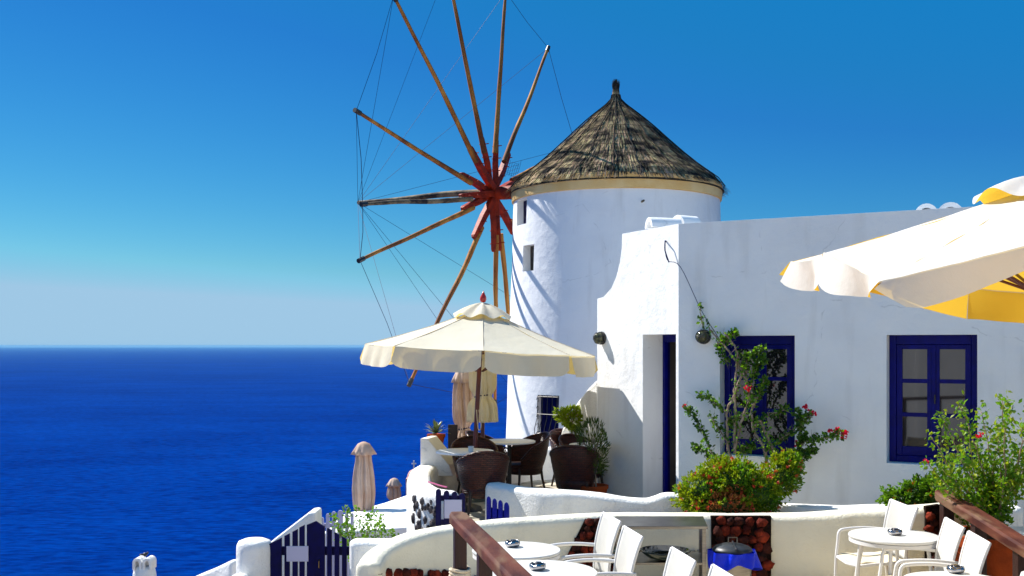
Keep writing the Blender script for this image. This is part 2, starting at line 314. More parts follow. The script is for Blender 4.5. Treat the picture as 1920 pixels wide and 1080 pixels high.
def sweep_wall(pts, th, zbot, n=8, r=None, cap=True, wob=.006, caps=(1, 1)):
    """plastered wall with a rounded top: pts carry x, y, top z"""
    c = crom(pts, n); r = r or th * .32
    prof = [(-1, None), (-1, 0)]
    mb = MB(); secs = []
    def section(p, nrm, sc, dz):
        h = th / 2 * sc; rr = r; zt = p.z - dz; o = []
        o.append((-h, zbot)); 
        for z in (.33, .66): o.append((-h, zbot + (zt - rr - zbot) * z))
        for k in range(6):
            a = math.pi - k / 5 * math.pi / 2; o.append((-h + rr * sc + math.cos(a) * rr * sc, zt - rr + math.sin(a) * rr))
        for k in range(6):
            a = math.pi / 2 - k / 5 * math.pi / 2; o.append((h - rr * sc + math.cos(a) * rr * sc, zt - rr + math.sin(a) * rr))
        for z in (.66, .33): o.append((h, zbot + (zt - rr - zbot) * z))
        o.append((h, zbot))
        vs = []
        for s_, z in o:
            q = Vector((p.x, p.y, 0)) + nrm * s_; q.z = z
            q += nrm * (noise.noise(q * 1.6) * wob * 2 + noise.noise(q * 5) * wob); q.z += noise.noise(q * 2.1 + Vector((5, 3, 1))) * wob * 1.6
            vs.append(q)
        return vs
    N = len(c)
    for i, p in enumerate(c):
        d = c[min(i + 1, N - 1)] - c[max(i - 1, 0)]; d.z = 0; d.normalize(); nrm = Vector((d.y, -d.x, 0))
        if i == 0 and caps[0]:
            for k in range(5):
                a = k / 5 * math.pi / 2; q = p - d * th / 2 * math.cos(a) * .6
                secs.append(section(Vector((q.x, q.y, p.z)), nrm, max(.05, math.sin(a)) ** .6 if k else .25, r * .5 * (1 - math.sin(a))))
        secs.append(section(p, nrm, 1, 0))
        if i == N - 1 and caps[1]:
            for k in range(4, -1, -1):
                a = k / 5 * math.pi / 2; q = p + d * th / 2 * math.cos(a) * .6
                secs.append(section(Vector((q.x, q.y, p.z)), nrm, max(.05, math.sin(a)) ** .6 if k else .25, r * .5 * (1 - math.sin(a))))
    m = len(secs[0]); vs = [v for s_ in secs for v in s_]; fs = []
    for i in range(len(secs) - 1):
        for j in range(m - 1): fs.append((i * m + j, i * m + j + 1, (i + 1) * m + j + 1, (i + 1) * m + j))
    fs.append(tuple(range(m))); fs.append(tuple((len(secs) - 1) * m + j for j in range(m))[::-1])
    mb.add(vs, fs); return mb

def boolean_cut(o, cutters):
    for c in cutters:
        md = o.modifiers.new('c', 'BOOLEAN'); md.operation = 'DIFFERENCE'; md.solver = 'EXACT'; md.object = c
    dg = bpy.context.evaluated_depsgraph_get(); dg.update()
    me = bpy.data.meshes.new_from_object(o.evaluated_get(dg)); o.modifiers.clear(); old = o.data; o.data = me
    if old.materials and not me.materials: me.materials.append(old.materials[0])
    for c in cutters: bpy.data.objects.remove(c)
    return o

def leaf(mb, p, d, L, W, up=None):
    d = d.normalized(); a = up or Vector((random.uniform(-1, 1), random.uniform(-1, 1), random.uniform(-.2, 1)))
    s = d.cross(a)
    if s.length < 1e-3: s = Vector((1, 0, 0))
    s.normalize(); nn = s.cross(d)
    mb.add([p, p + d * L * .5 + s * W * .5 + nn * W * .15, p + d * L, p + d * L * .5 - s * W * .5 + nn * W * .15], [(0, 1, 2), (0, 2, 3)])
def rnd(): 
    while True:
        v = Vector((random.uniform(-1, 1), random.uniform(-1, 1), random.uniform(-1, 1)))
        if .05 < v.length < 1: return v
def branch(pts, n=6, jit=.02):
    c = crom(pts, n)
    return [p + rnd() * jit * (0 if i == 0 else 1) for i, p in enumerate(c)]

# ================================================================== SETTING
# sea
def sea():
    mb = MB(); n = 96; rs = [0, 300, 800, 2000, 5000, 12000, 30000, 60000, 94000]
    vs = [Vector((0, 0, -150))]; fs = []
    for r in rs[1:]:
        for j in range(n): a = 2 * math.pi * j / n; vs.append(Vector((r * math.cos(a), r * math.sin(a), -150)))
    for j in range(n): fs.append((0, 1 + j, 1 + (j + 1) % n))
    for i in range(len(rs) - 2):
        for j in range(n): fs.append((1 + i * n + j, 1 + i * n + (j + 1) % n, 1 + (i + 1) * n + (j + 1) % n, 1 + (i + 1) * n + j))
    mb.add(vs, fs)
    m = bpy.data.materials.new('deep_sea'); m.use_nodes = True; t = m.node_tree; nn = t.nodes; l = t.links; b = nn['Principled BSDF']
    b.inputs['Roughness'].default_value = .5; b.inputs['Specular IOR Level'].default_value = 0
    tc = nn.new('ShaderNodeTexCoord')
    def nz(sc_, st, det=4):
        mp = nn.new('ShaderNodeMapping'); mp.inputs['Scale'].default_value = st; l.new(tc.outputs['Object'], mp.inputs[0])
        z = nn.new('ShaderNodeTexNoise'); z.inputs['Scale'].default_value = sc_; z.inputs['Detail'].default_value = det; l.new(mp.outputs[0], z.inputs[0]); return z
    a = nz(.09, (1, 2.2, 1), 8); c = nz(.004, (1, 2.4, 1), 5); d = nz(.0009, (1, 1.5, 1), 3)
    rp = nn.new('ShaderNodeValToRGB'); rp.color_ramp.elements[0].position = .38; rp.color_ramp.elements[1].position = .62
    rp.color_ramp.elements[0].color = (0.0, 0.010, 0.10, 1); rp.color_ramp.elements[1].color = (0.0, 0.032, 0.22, 1)
    ad = nn.new('ShaderNodeMath'); ad.operation = 'MULTIPLY_ADD'; ad.inputs[1].default_value = .60
    ad2 = nn.new('ShaderNodeMath'); ad2.operation = 'MULTIPLY_ADD'; ad2.inputs[1].default_value = .26
    ad3 = nn.new('ShaderNodeMath'); ad3.operation = 'MULTIPLY'; ad3.inputs[1].default_value = .14
    l.new(d.outputs[0], ad3.inputs[0]); l.new(c.outputs[0], ad2.inputs[0]); l.new(ad3.outputs[0], ad2.inputs[2]); l.new(a.outputs[0], ad.inputs[0]); l.new(ad2.outputs[0], ad.inputs[2])
    l.new(ad.outputs[0], rp.inputs[0]); l.new(rp.outputs[0], b.inputs['Base Color'])
    bp = nn.new('ShaderNodeBump'); bp.inputs['Strength'].default_value = .6; bp.inputs['Distance'].default_value = 3
    l.new(a.outputs[0], bp.inputs['Height']); l.new(bp.outputs[0], b.inputs['Normal'])
    o = mb.build('sea', m, fix=False); tag(o, 'deep blue open sea reaching the hazy horizon', kind='structure')
sea()

# thin sea haze
def haze():
    m = bpy.data.materials.new('sea_haze'); m.use_nodes = True; t = m.node_tree; t.nodes.remove(t.nodes['Principled BSDF'])
    v = t.nodes.new('ShaderNodeVolumePrincipled'); v.inputs['Color'].default_value = (.20, .52, .86, 1); v.inputs['Density'].default_value = HAZE
    t.links.new(v.outputs[0], t.nodes['Material Output'].inputs['Volume'])
    mb = MB(); mb.prism([(-95000, -95000, -151), (95000, -95000, -151), (95000, 95000, -151), (-95000, 95000, -151)], (0, 0, 165))
    tag(mb.build('haze', m), 'thin pale blue sea haze', kind='stuff')
HAZE = 1.6e-5
haze()

# caldera hillside under the terraces, falling away to the sea on the left
def hill():
    def zf(x, y):
        # distance beyond the terrace edge (left / far)
        e = max(-1.9 - x + max(0, (10 - y)) * .0, 0); g = max(y - 30, 0)
        d = math.hypot(e, g * .8)
        z = -3.6 - (0.0 if d <= 0 else d * 1.05)
        z = min(z, -3.6 - max(0, e) * 1.0)
        z += noise.noise(Vector((x * .12, y * .12, 0))) * min(6, d * .25)
        return max(z, -158)
    xs = [-220, -170, -120, -90, -60, -45, -35, -27, -20, -15, -11, -8, -6, -4.5, -3.4, -2.6, -1.9, 0, 5, 15, 30, 60, 100]
    ys = [-60, -40, -25, -15, -8, -3, 0, 3, 6, 9, 12, 15, 18, 22, 26, 30, 35, 42, 50, 65, 90, 130, 200, 260]
    mb = MB(); n = len(ys)
    mb.add([Vector((x, y, zf(x, y))) for x in xs for y in ys], [(i * n + j, (i + 1) * n + j, (i + 1) * n + j + 1, i * n + j + 1) for i in range(len(xs) - 1) for j in range(n - 1)])
    o = mb.build('hillside', 'rock', smooth=True); tag(o, 'volcanic hillside falling steeply to the sea below the terraces', kind='structure')
hill()

FZ = -2.05     # upper (wicker) terrace
LZ = -2.37     # lower (white chairs) terrace

# ------------------------------------------------------------------ floors
uf = MB(); uf.prism([(x, y, FZ - .03) for x, y in ((-.68, 11.2), (-.2, 10.72), (1.2, 10.95), (2.4, 10.95), (3.4, 10.65), (5.5, 11.2), (5.5, 13), (3, 17.8), (1.5, 17.4), (.72, 16.9), (-.27, 15.7), (-.9, 15.1), (-1.12, 14.1), (-1.08, 12.9), (-.92, 12.1))], (0, 0, -1.7))
upper = uf.build('upper_terrace_floor', 'grout'); tag(upper, 'sunlit upper terrace floor of irregular limestone slabs', kind='structure')
def slabs():
    random.seed(3); nx, ny = 11, 16; x0, x1, y0, y1 = -1.45, 2.6, 10.7, 17.2
    g = {}
    for i in range(nx + 1):
        for j in range(ny + 1):
            g[i, j] = Vector((x0 + (x1 - x0) * i / nx + random.uniform(-.1, .1) + (.17 if j % 2 else 0), y0 + (y1 - y0) * j / ny + random.uniform(-.1, .1), 0))
    for i in range(nx):
        for j in range(ny):
            q = [g[i, j], g[i + 1, j], g[i + 1, j + 1], g[i, j + 1]]; c = sum(q, Vector()) / 4
            if c.x < -.75 and (c.y > 14.9 or c.y < 12): continue
            if c.x < -.95 or (c.x < -.5 and c.y < 11.3) or c.y - 15.6 > (c.x + .3) * 1.1: continue
            if c.x > .9 + (15.5 - c.y) * .3 and c.y > 15.2: continue
            z = FZ - .02 + random.uniform(0, .008); p = []
            for a in range(4):      # cut the corners so slabs read as crazy paving
                A, B = q[a], q[(a + 1) % 4]; p.append(A.lerp(B, random.uniform(.08, .25))); p.append(A.lerp(B, random.uniform(.75, .92)))
            p = [(v - c) * .94 + c for v in p]
            m = MB(); m.prism([(v.x, v.y, z - .02) for v in p], (0, 0, .035)); m.build('paving_slab', 'paving', upper, bevel=0)
slabs()
lf = MB(); lf.prism([(-1.6, -3, LZ), (7, -3, LZ), (7, 10.9, LZ), (-.9, 10.9, LZ), (-1.6, 9.0, LZ)], (0, 0, -1.6))
lower = lf.build('lower_terrace_floor', 'floor2'); tag(lower, 'lower terrace floor under the white chairs and marble tables', kind='structure')

# neighbouring white houses on the near side of the terraces: mirrored in the panes, they throw light back
nb = thing('neighbour_house', 'white stepped house facing the terraces from the near side, mirrored in the window panes', 'house', (1, -7, LZ))
m = MB(); m.prism([(-9, -6, LZ - 1), (8, -6, LZ - 1), (8, -6, 2.6), (3.5, -6, 2.6), (3.5, -6, 3.6), (-3, -6, 3.6), (-3, -6, 2.2), (-9, -6, 2.2)], (0, -5, 0)); nbw = m.build('wall', 'plaster', nb, world=True, bevel=.04)
m = MB(); m.prism([(-24, -6.2, -16), (-9.01, -6.2, -16), (-9.01, -6.2, 1.2), (-15, -6.2, 1.2), (-15, -6.2, -.2), (-24, -6.2, -.2)], (0, -5, 0)); m.build('lower_wall', 'plaster', nb, world=True, bevel=.04)
for x in (-12, -5, 1.2, 5.6):
    m = MB(); m.box((x, -5.98, -.5), (1.0, .06, 1.4)); m.build('window', 'blue', nb, world=True)
m = MB(); m.prism([(8, -6, LZ - 1), (10, -6, LZ - 1), (10, 2, LZ - 1), (8, 2, LZ - 1)], (0, 0, 3.6)); m.build('side_wall', 'plaster', nb, world=True, bevel=.04)

# ================================================================== HOUSE
C0 = Vector((2.03, 13.0, 0)); dA = Vector((-.434, .9, 0)).normalized(); inA = Vector((.9, .434, 0)).normalized()
dB = Vector((.875, -.483, 0)).normalized(); inB = Vector((.483, .875, 0)).normalized()
HB, HT = -2.7, 1.485
house = thing('white_house', 'white plastered flat roofed house with blue casement windows and open door', 'house', (3.5, 14, FZ))
A = lambda t, z=0, i=0: C0 + dA * t + inA * i + Vector((0, 0, z))
B = lambda t, z=0, i=0: C0 + dB * t + inB * i + Vector((0, 0, z))
tb = 3.72; Bend = B(tb); dC = Vector((.845, -.535, 0)).normalized()
foot = [A(1.957), C0, B(tb), Bend + dC * 3.2, Bend + dC * 3.2 + inB * 6, B(1.0) + inB * 6.5, A(1.3, 0, 2.2), A(1.3, 0, .38), A(1.957, 0, .38)]
hb = MB(); hb.prism([Vector((p.x, p.y, HB)) for p in foot], (0, 0, HT - HB))
hw = hb.build('wall', 'plaster', house, world=True)
def cutter(mb):
    o = mb.build('cut', 'dark'); return o
cuts = []
# stepped, swooping parapet at the left end
cv = [(1.30, 1.52), (1.315, 1.30), (1.36, 1.12), (1.45, .93), (1.58, .78), (1.72, .70), (1.80, .665), (1.97, .645), (2.4, .645), (2.4, 2.2), (1.2999, 2.2)]
c = MB(); c.prism([A(t, z, -.5) for t, z in cv], inA * 1.0); cuts.append(c)
# openings
def opening(fn, t0, t1, z0, z1, dep):
    c = MB(); c.prism([fn(t0, z0, -.3), fn(t1, z0, -.3), fn(t1, z1, -.3), fn(t0, z1, -.3)], (fn(t0, z0, dep) - fn(t0, z0, -.3))); return c
WZ = (-1.30, .118)
WIN = [(.52, 1.411), (2.425, 3.351)]
dep = .17
for t0, t1 in WIN: cuts.append(opening(B, t0, t1, WZ[0], WZ[1], 1.2))
cuts.append(opening(A, .055, .80, FZ - .02, .14, 1.3))
cuts = [cutter(c) for c in cuts]
# house vertices are stored relative to the house root
for c in cuts: c.location = (0, 0, 0)
hw.parent = None; hw.location = rootloc(house)
boolean_cut(hw, cuts); hw.parent = house; hw.location = (0, 0, 0)
md = hw.modifiers.new('b', 'BEVEL'); md.width = .022; md.segments = 3; md.limit_method = 'ANGLE'; md.angle_limit = R(50)

def casement(t0, t1, n):
    """blue double casement with three panes in each sash, set back in its reveal"""
    z0, z1 = WZ; f0 = dep; fr = MB(); b = .075
    def bar(mb, ta, tb_, za, zb, ia, ib): mb.prism([B(ta, za, ia), B(tb_, za, ia), B(tb_, zb, ia), B(ta, zb, ia)], B(0, 0, ib) - B(0, 0, ia))
    bar(fr, t0, t0 + b, z0, z1, f0, f0 + .07); bar(fr, t1 - b, t1, z0, z1, f0, f0 + .07)
    bar(fr, t0 + b, t1 - b, z1 - b - .03, z1, f0 + .002, f0 + .068); bar(fr, t0 + b, t1 - b, z0, z0 + b, f0 + .002, f0 + .068)
    win = fr.build('window', 'blue', house, world=True, bevel=.006)
    mid = (t0 + t1) / 2; a0, a1 = t0 + b + .003, t1 - b - .003; zb, zt = z0 + b + .003, z1 - b - .033
    for s, (ta, tb_) in enumerate(((a0, mid - .004), (mid + .004, a1))):
        sm = MB(); q = .06
        bar(sm, ta, ta + q, zb, zt, f0 + .012, f0 + .055); bar(sm, tb_ - q, tb_, zb, zt, f0 + .012, f0 + .055)
        H = zt - zb; hs_ = [(zb, zb + .10)]; ph = (H - .10 - .05 - 2 * .045) / 3
        z = zb + .10; panes = []
        for k in range(3):
            panes.append((z, z + ph)); z += ph
            hs_.append((z, z + (.045 if k < 2 else .05))); z += .045
        for (p, r_) in hs_: bar(sm, ta + q, tb_ - q, p, r_, f0 + .014, f0 + .053)
        if s == 0: bar(sm, tb_ - .012, tb_ + .03, zb, zt, f0 - .004, f0 + .011)
        sm.build('sash', 'blue', win, world=True, bevel=.004)
        for (p, r_) in panes:
            g = MB(); bar(g, ta + q - .003, tb_ - q + .003, p - .003, r_ + .003, f0 + .032, f0 + .038); g.build('pane', 'glass', win, world=True)
    h = MB(); p = B(mid + .02, (z0 + z1) / 2 - .05, f0 - .02); h.tube([p, p + Vector((0, 0, .1))], .008, 8); h.tube([p + Vector((0, 0, .05)), p + Vector((0, 0, .05)) + inB * .03], .008, 8); h.build('handle', 'iron', win, world=True)
for i, (t0, t1) in enumerate(WIN): casement(t0, t1, i)
# door frame, leaf ajar into the dark room
df = MB(); d0 = .30
def abar(mb, ta, tb_, za, zb, ia, ib): mb.prism([A(ta, za, ia), A(tb_, za, ia), A(tb_, zb, ia), A(ta, zb, ia)], inA * (ib - ia))
abar(df, .745, .798, FZ, .138, d0, d0 + .05); abar(df, .057, .12, FZ, .138, d0, d0 + .09); abar(df, .12, .745, .045, .138, d0 + .002, d0 + .088)
dfo = df.build('door_frame', 'blue', house, world=True, bevel=.005)
dl = MB(); dl.prism([A(.785, FZ + .01, d0 + .052), A(.75, FZ + .01, d0 + .052), A(.75, .04, d0 + .052), A(.785, .04, d0 + .052)], inA * .03); dl.build('door_leaf', 'darkblue', dfo, world=True, label='navy door leaf edge at the far jamb')
rl = MB(); abar(rl, .06, .795, FZ + .002, .137, 1.285, 1.297); abar(rl, .765, .797, FZ + .002, .137, .384, 1.284); rl.build('room_shade', 'dark', house, world=True)  # dark sheets added behind the door stand in for the room's shade
# room furniture glimpsed: a dark counter
ct = MB(); abar(ct, .15, .6, FZ + .86, FZ + .90, 1.0, 1.28); abar(ct, .17, .58, FZ, FZ + .858, 1.03, 1.26); ct.build('counter', 'wickerleg', house, world=True)
th = MB(); abar(th, .056, .80, FZ - .019, FZ + .05, -.03, d0 - .002); th.build('doorstep', 'paving', house, world=True, bevel=.008)
# barrel vents on the roof
def vent(p, yaw, L, r, name='roof_vent'):
    mb = MB(); n = 12; d = Vector((math.cos(yaw), math.sin(yaw), 0)); s = Vector((-d.y, d.x, 0)); po, pi = [], []
    for k in range(n + 1):
        a = math.pi * k / n; po.append((math.cos(a) * r, math.sin(a) * r * 1.05)); pi.append((math.cos(a) * r * .66, math.sin(a) * r * .68))
    ring = po + pi[::-1]
    base = [p + s * x + Vector((0, 0, z)) for x, z in ring]; m = len(base)
    vs = base + [v + d * L for v in base]; fs = []
    for i in range(m): fs.append((i, (i + 1) % m, (i + 1) % m + m, i + m))
    for k in range(n):
        fs.append((k, k + 1, m - 2 - k, m - 1 - k)); fs.append((k + m, k + 1 + m, m - 2 - k + m, m - 1 - k + m))
    mb.add(vs, fs); mb.build(name, 'plaster', house, world=True, smooth=40)
vent(P(1216, 424, 13.9) + Vector((0, 0, -.02)), .25, .42, .13)
vent(P(1270, 421, 14.1) + Vector((0, 0, -.02)), .55, .30, .14)
for px, pr, r_ in ((1737, 388, .125), (1782, 386, .14)): 
    q = P(px, 388, 11.9); q.z = HT - .03; vent(q, 1.25, .8, r_)
# wall lamps (bulkhead with wire cage)
def lamp(pos, nrm, label):
    t = thing('wall_lamp', label, 'wall lamp', pos, 0, None); nrm = nrm.normalized()
    q = Vector((0, 0, 1)).rotation_difference(nrm).to_matrix().to_4x4()
    def L(prof, n=24):
        m = MB(); m.lathe(prof, n); m.v = [q @ v for v in m.v]; return m
    L([(.085, 0), (.09, .012), (.085, .03), (.07, .035)]).build('back_plate', 'iron', t, smooth=40)
    L([(.072, .03), (.078, .06), (.07, .095), (.045, .125), (.01, .138)]).build('glass_dome', 'lampglass', t, smooth=True)
    cg = MB()
    for z, r_ in ((.05, .084), (.10, .074)):
        cg.tube([q @ Vector((math.cos(a) * r_, math.sin(a) * r_, z)) for a in [2 * math.pi * k / 20 for k in range(21)]], .0045, 5, caps=False)
    for k in range(3):
        a = math.pi * k / 3 + .3
        cg.tube([q @ Vector((math.cos(a) * .088 * math.cos(b), math.sin(a) * .088 * math.cos(b), .02 + .128 * math.sin(b))) for b in [math.pi * j / 12 for j in range(13)]], .0045, 5)
    cg.build('cage', 'iron', t)
lamp(A(1.80, P(1134, 634, 14.62).z, -.002), -inA, 'round caged bulkhead lamp on the sunlit wall left of the blue door')
lamp(B(.325, .107, -.002), -inB, 'round caged bulkhead lamp on the shaded wall above the bougainvillea')
# guide wire from a hook on the sunlit wall to the vine
gw = MB(); hk = A(.20, 1.29, -.06)
hk0 = A(.27, 1.295, 0)
gw.tube([hk0, hk], .010, 6); pts = [hk, A(.10, 1.05, -.10), B(.06, .95, -.10), B(.32, .42, -.09), B(.52, .10, -.07), B(.64, -.15, -.05)]
gw.tube(crom(pts, 5), .0045, 5); gw.tube(crom([hk, A(.16, 1.17, -.09), A(.09, 1.02, -.08)], 4), .009, 5)
o = gw.build('guide_wire', 'wire'); tag(o, 'thin guide wire hooked high on the white wall and slanting down to the vine', 'wire')

# ================================================================== WINDMILL
TX, TY = 2.24, 23.0
mill = thing('windmill', 'round white windmill with conical thatched roof and twelve bare wooden sail spars', 'windmill', (TX, TY, -3))
def tr(z): return 2.2 + (3.15 - z) / 5.1 * .17
NT = 128
tw = MB(); zs = [-3.5 + 6.75 * i / 40 for i in range(41)]
tw.lathe([(tr(z), z) for z in zs], NT, (TX, TY, 0), rf=lambda a, z, i: 1 + noise.noise(Vector((math.cos(a) * 2, math.sin(a) * 2, z * .9))) * .006)
tower = tw.build('tower', 'plaster', None, smooth=35)
def radial(px): # angle on tower whose surface shows at px; returns point and outward normal
    off = (px - 1154.5) / 200.0; a = math.asin(max(-.99, min(.99, off)))
    n = Vector((math.sin(a), -math.cos(a), 0)); return n
wcs = []
def tcut(px, y0, y1, wid, deep=.6):
    n = radial(px); r = tr(1); p = Vector((TX, TY, 0)) + n * r; D = p.y
    z1 = (648 - y0) / F * D; z0 = (648 - y1) / F * D; s = Vector((-n.y, n.x, 0)); c = MB()
    q = [p + s * wid / 2 * sx + n * .3 + Vector((0, 0, z)) for sx, z in ((-1, z0), (1, z0), (1, z1), (-1, z1))]
    c.prism(q, -n * (deep + .3)); wcs.append(cutter(c)); return p, n, s, z0, z1
w1 = tcut(969, 373, 421, .52); w2 = tcut(984, 459, 508, .42); w3 = tcut(1024, 741, 826, .54, .35)
boolean_cut(tower, wcs); tower.data.shade_smooth(); tower.data.set_sharp_from_angle(angle=R(35)); tower.parent = mill
for v in tower.data.vertices: v.co -= mill.location
for (p, n, s, z0, z1), mm in ((w1, 'darkblue'), (w2, 'dark')):
    g = MB(); wd = .25
    q = [p + s * wd * sx - n * .22 + Vector((0, 0, z)) for sx, z in ((-1, z0 + .01), (1, z0 + .01), (1, z1 - .01), (-1, z1 - .01))]
    g.prism(q, -n * .04); g.build('window_panel', mm, mill, world=True)  # upper panel navy, second one coloured dark as an unlit interior
# blue shutter window with an iron grille
p, n, s, z0, z1 = w3
g = MB(); q = [p + s * .26 * sx - n * .06 + Vector((0, 0, z)) for sx, z in ((-1, z0 + .01), (1, z0 + .01), (1, z1 - .01), (-1, z1 - .01))]
g.prism(q, -n * .05)
for k in range(4): g.box(p + s * (-.195 + .13 * k) - n * .05 + Vector((0, 0, (z0 + z1) / 2)), (.11, .05, z1 - z0 - .08), math.atan2(s.y, s.x))
sh = g.build('shutter', 'darkblue', mill, world=True, label='dark blue louvred shutter behind the iron grille')
gr = MB()
for k in range(5):
    x = -.25 + .125 * k; pts = [(0, z1 + .0), (.05, z1 - .02), (.07, z1 - .5 * (z1 - z0)), (.16, z0 + .22), (.14, z0 + .05), (.02, z0)]
    gr.tube([p + s * x + n * (a + .03) + Vector((0, 0, z)) for a, z in pts], .008, 5)
for z, a in ((z1 - .03, .08), (z1 - .38, .1), (z0 + .06, .16)): gr.tube([p + s * -.27 + n * a + Vector((0, 0, z)), p + s * .27 + n * a + Vector((0, 0, z))], .009, 5)
for k in range(5):
    zc = z1 - .1 - .17 * k
    gr.tube([p + s * (-.27 + .0) + n * (.06 + .035 * math.cos(t)) + Vector((0, 0, zc + .045 * math.sin(t))) for t in [k2 * .6 for k2 in range(9)]], .006, 5)
gr.build('grille', 'iron', sh, world=True)
nail = MB(); pp = Vector((TX, TY, 0)) + radial(1180) * 2.2; pp.z = (648 - 379) / F * pp.y; nail.tube([pp - radial(1180) * .02, pp + radial(1180) * .10 + Vector((.03, 0, .02))], .02, 6); nail.build('peg', 'woodgrey', mill, world=True)
# cream ring beam
rb = MB(); rb.lathe([(2.17, 3.06), (2.245, 3.08), (2.262, 3.2), (2.262, 3.38), (2.2, 3.42)], 96, (TX, TY, 0), rf=lambda a, z, i: 1 + noise.noise(Vector((math.cos(a) * 3, math.sin(a) * 3, z))) * .006)
rb.build('eave_band', 'ring', mill, world=True, smooth=50)
# thatch
prof_px = [(176, 2.5), (199, 358), (186, 345), (152, 320), (123, 295), (96, 270), (70, 245), (42, 220), (18, 198), (8, 186), (6.5, 175), (5.5, 162)]
prof = [(r / 2000 * 23.1, (648 - y) / 2000 * 23) for r, y in prof_px[1:]]
prof[0] = (2.32, 3.25)
def rz(t):
    x = t * (len(prof) - 1); i = min(int(x), len(prof) - 2); u = x - i
    return prof[i][0] * (1 - u) + prof[i + 1][0] * u, prof[i][1] * (1 - u) + prof[i + 1][1] * u
cone = MB(); cone.lathe([(1.9, 3.25)] + [(r - .03 if r > .1 else r * .8, z) for r, z in [rz(k / 40) for k in range(41)]], 72, (TX, TY, 0))
cone.build('roof_core', 'thatchcore', mill, world=True, smooth=50)
random.seed(11)
def roof_p(a, t, lift):
    r, z = rz(min(max(t, 0), 1)); r2, z2 = rz(min(t + .02, 1)); sl = Vector((z2 - z, -(r2 - r))).normalized()
    lift *= min(1, r / .6 + .1)
    return Vector((TX + math.cos(a) * (r + lift * abs(sl.x)), TY + math.sin(a) * (r + lift * abs(sl.x)), z + lift * abs(sl.y)))
tm = MB()
for k in range(17000):
    t = 1 - math.sqrt(random.random() * .97 + .03); t = max(0, t * 1.0 + random.uniform(-.01, .01)); a = random.uniform(0, 2 * math.pi)
    r, z = rz(t); da = .0085 * (1 if r > .4 else .4 / max(r, .1)) * random.uniform(.6, 1.3)
    L = random.uniform(.07, .15); tw_ = random.gauss(0, .007); lf0 = random.uniform(.0, .035)
    p0 = roof_p(a, min(1, t + L), .005); p1 = roof_p(a + tw_, t, .02 + lf0); pm = roof_p(a + tw_ * .5, t + L * .5, .012 + lf0 * .6)
    tan = Vector((-math.sin(a), math.cos(a), 0)) * da * max(r, .15) * 1.1
    if t < .02: 
        o_ = Vector((math.cos(a), math.sin(a), -.55)) * random.uniform(0, .10); p1 = p1 + o_
    tm.add([p0 - tan * .5, p0 + tan * .5, pm + tan * .6, pm - tan * .6, p1 + tan * .25, p1 - tan * .25], [(0, 1, 2, 3), (3, 2, 4, 5)])
tm.build('thatch', 'thatch', mill, world=True, fix=False, kind='stuff', label='weathered grey and straw coloured thatch')
tt = MB()
for k in range(700):
    t = random.uniform(.66, 1.0); a = random.uniform(0, 2 * math.pi); p0 = roof_p(a, min(1, t + .06), .0); p1 = roof_p(a + random.gauss(0, .05), t - .03, .012)
    if t > .93: p0 = roof_p(a, .95, 0); p1 = Vector((TX + math.cos(a) * random.uniform(.03, .095), TY + math.sin(a) * random.uniform(.03, .095), prof[-1][1] + random.uniform(.02, .15)))
    tan = Vector((-math.sin(a), math.cos(a), 0)) * .012
    tt.add([p0 - tan, p0 + tan, p1 + tan * .4, p1 - tan * .4], [(0, 1, 2, 3)])
tt.build('roof_tuft', 'thatchtop', mill, world=True, fix=False, kind='stuff')
rb_ = MB()   # dark bindings running down the roof, and a chicken wire net
for k in range(22):
    a = 2 * math.pi * k / 22 + random.uniform(-.05, .05)
    rb_.tube([roof_p(a + noise.noise(Vector((k * 2.3, j * .4, 0))) * .05, j / 22 * .85 + .02, .055) for j in range(23)], .011, 4)
for j in range(9):
    t = .04 + j * .085
    rb_.tube([roof_p(a, t + noise.noise(Vector((math.cos(a) * 2, math.sin(a) * 2, j))) * .01, .06) for a in [2 * math.pi * k / 60 for k in range(61)]], .005, 3, caps=False)
rb_.build('roof_binding', 'thatchtop', mill, world=True, fix=False)
nt_ = MB()    # loose end of the wire net sticking out at the left eave
b0 = P(975, 318, 22.4)
for k in range(8):
    x = -.02 + .045 * k; nt_.tube([b0 + Vector((-.35 + x, -.1 * k * .1, -.16 + abs(4 - k) * .02)), b0 + Vector((-.30 + x, 0, .05)), b0 + Vector((-.27 + x, .03, .16 + .05 * math.sin(k)))], .0035, 3)
for k in range(5): nt_.tube([b0 + Vector((-.38 + .3 * j / 5, 0, -.12 + .06 * k + .03 * math.sin(j + k))) for j in range(7)], .0035, 3)
nt_.build('wire_net', 'wire', mill, world=True)

# sails: wheel facing away to the left, axle horizontal
al = 2.1; ax = Vector((-math.sin(al), -math.cos(al), 0)); hh = Vector((-ax.y, ax.x, 0))
HUB = P(927, 363, 24.6)
def onplane(px, py, c=.2):
    P0 = HUB + ax * c; r = Vector(((px - 960) / F, 1, (648 - py) / F)); return r * (P0.dot(ax) / r.dot(ax))
tipspx = {1: (668, 208), 2: (738, -8), 5: (1028, 90), 10: (768, 720), 11: (675, 488), 12: (680, 383)}
tips = {k: onplane(*v) for k, v in tipspx.items()}
def far(px, py, L): d = (onplane(px, py) - (HUB + ax * .2)); d.normalize(); return HUB + ax * .2 + d * L
tips[3] = far(849, 0, 5.0); tips[4] = far(947, 0, 5.0); tips[6] = far(1008, 313, 4.9); tips[7] = far(962, 450, 4.9); tips[8] = far(947, 590, 4.9); tips[9] = far(921, 570, 4.9)
axl = MB(); TC = Vector((TX, TY, HUB.z + .02)); inner = HUB - ax * 2.2
axl.tube([inner, HUB - ax * .3, HUB + ax * .35], [.17, .16, .13], 12); 
hubo = axl.build('axle', 'redwood', mill, world=True, smooth=50)
BT = P(671, 380, (HUB + ax * 3.2).y)
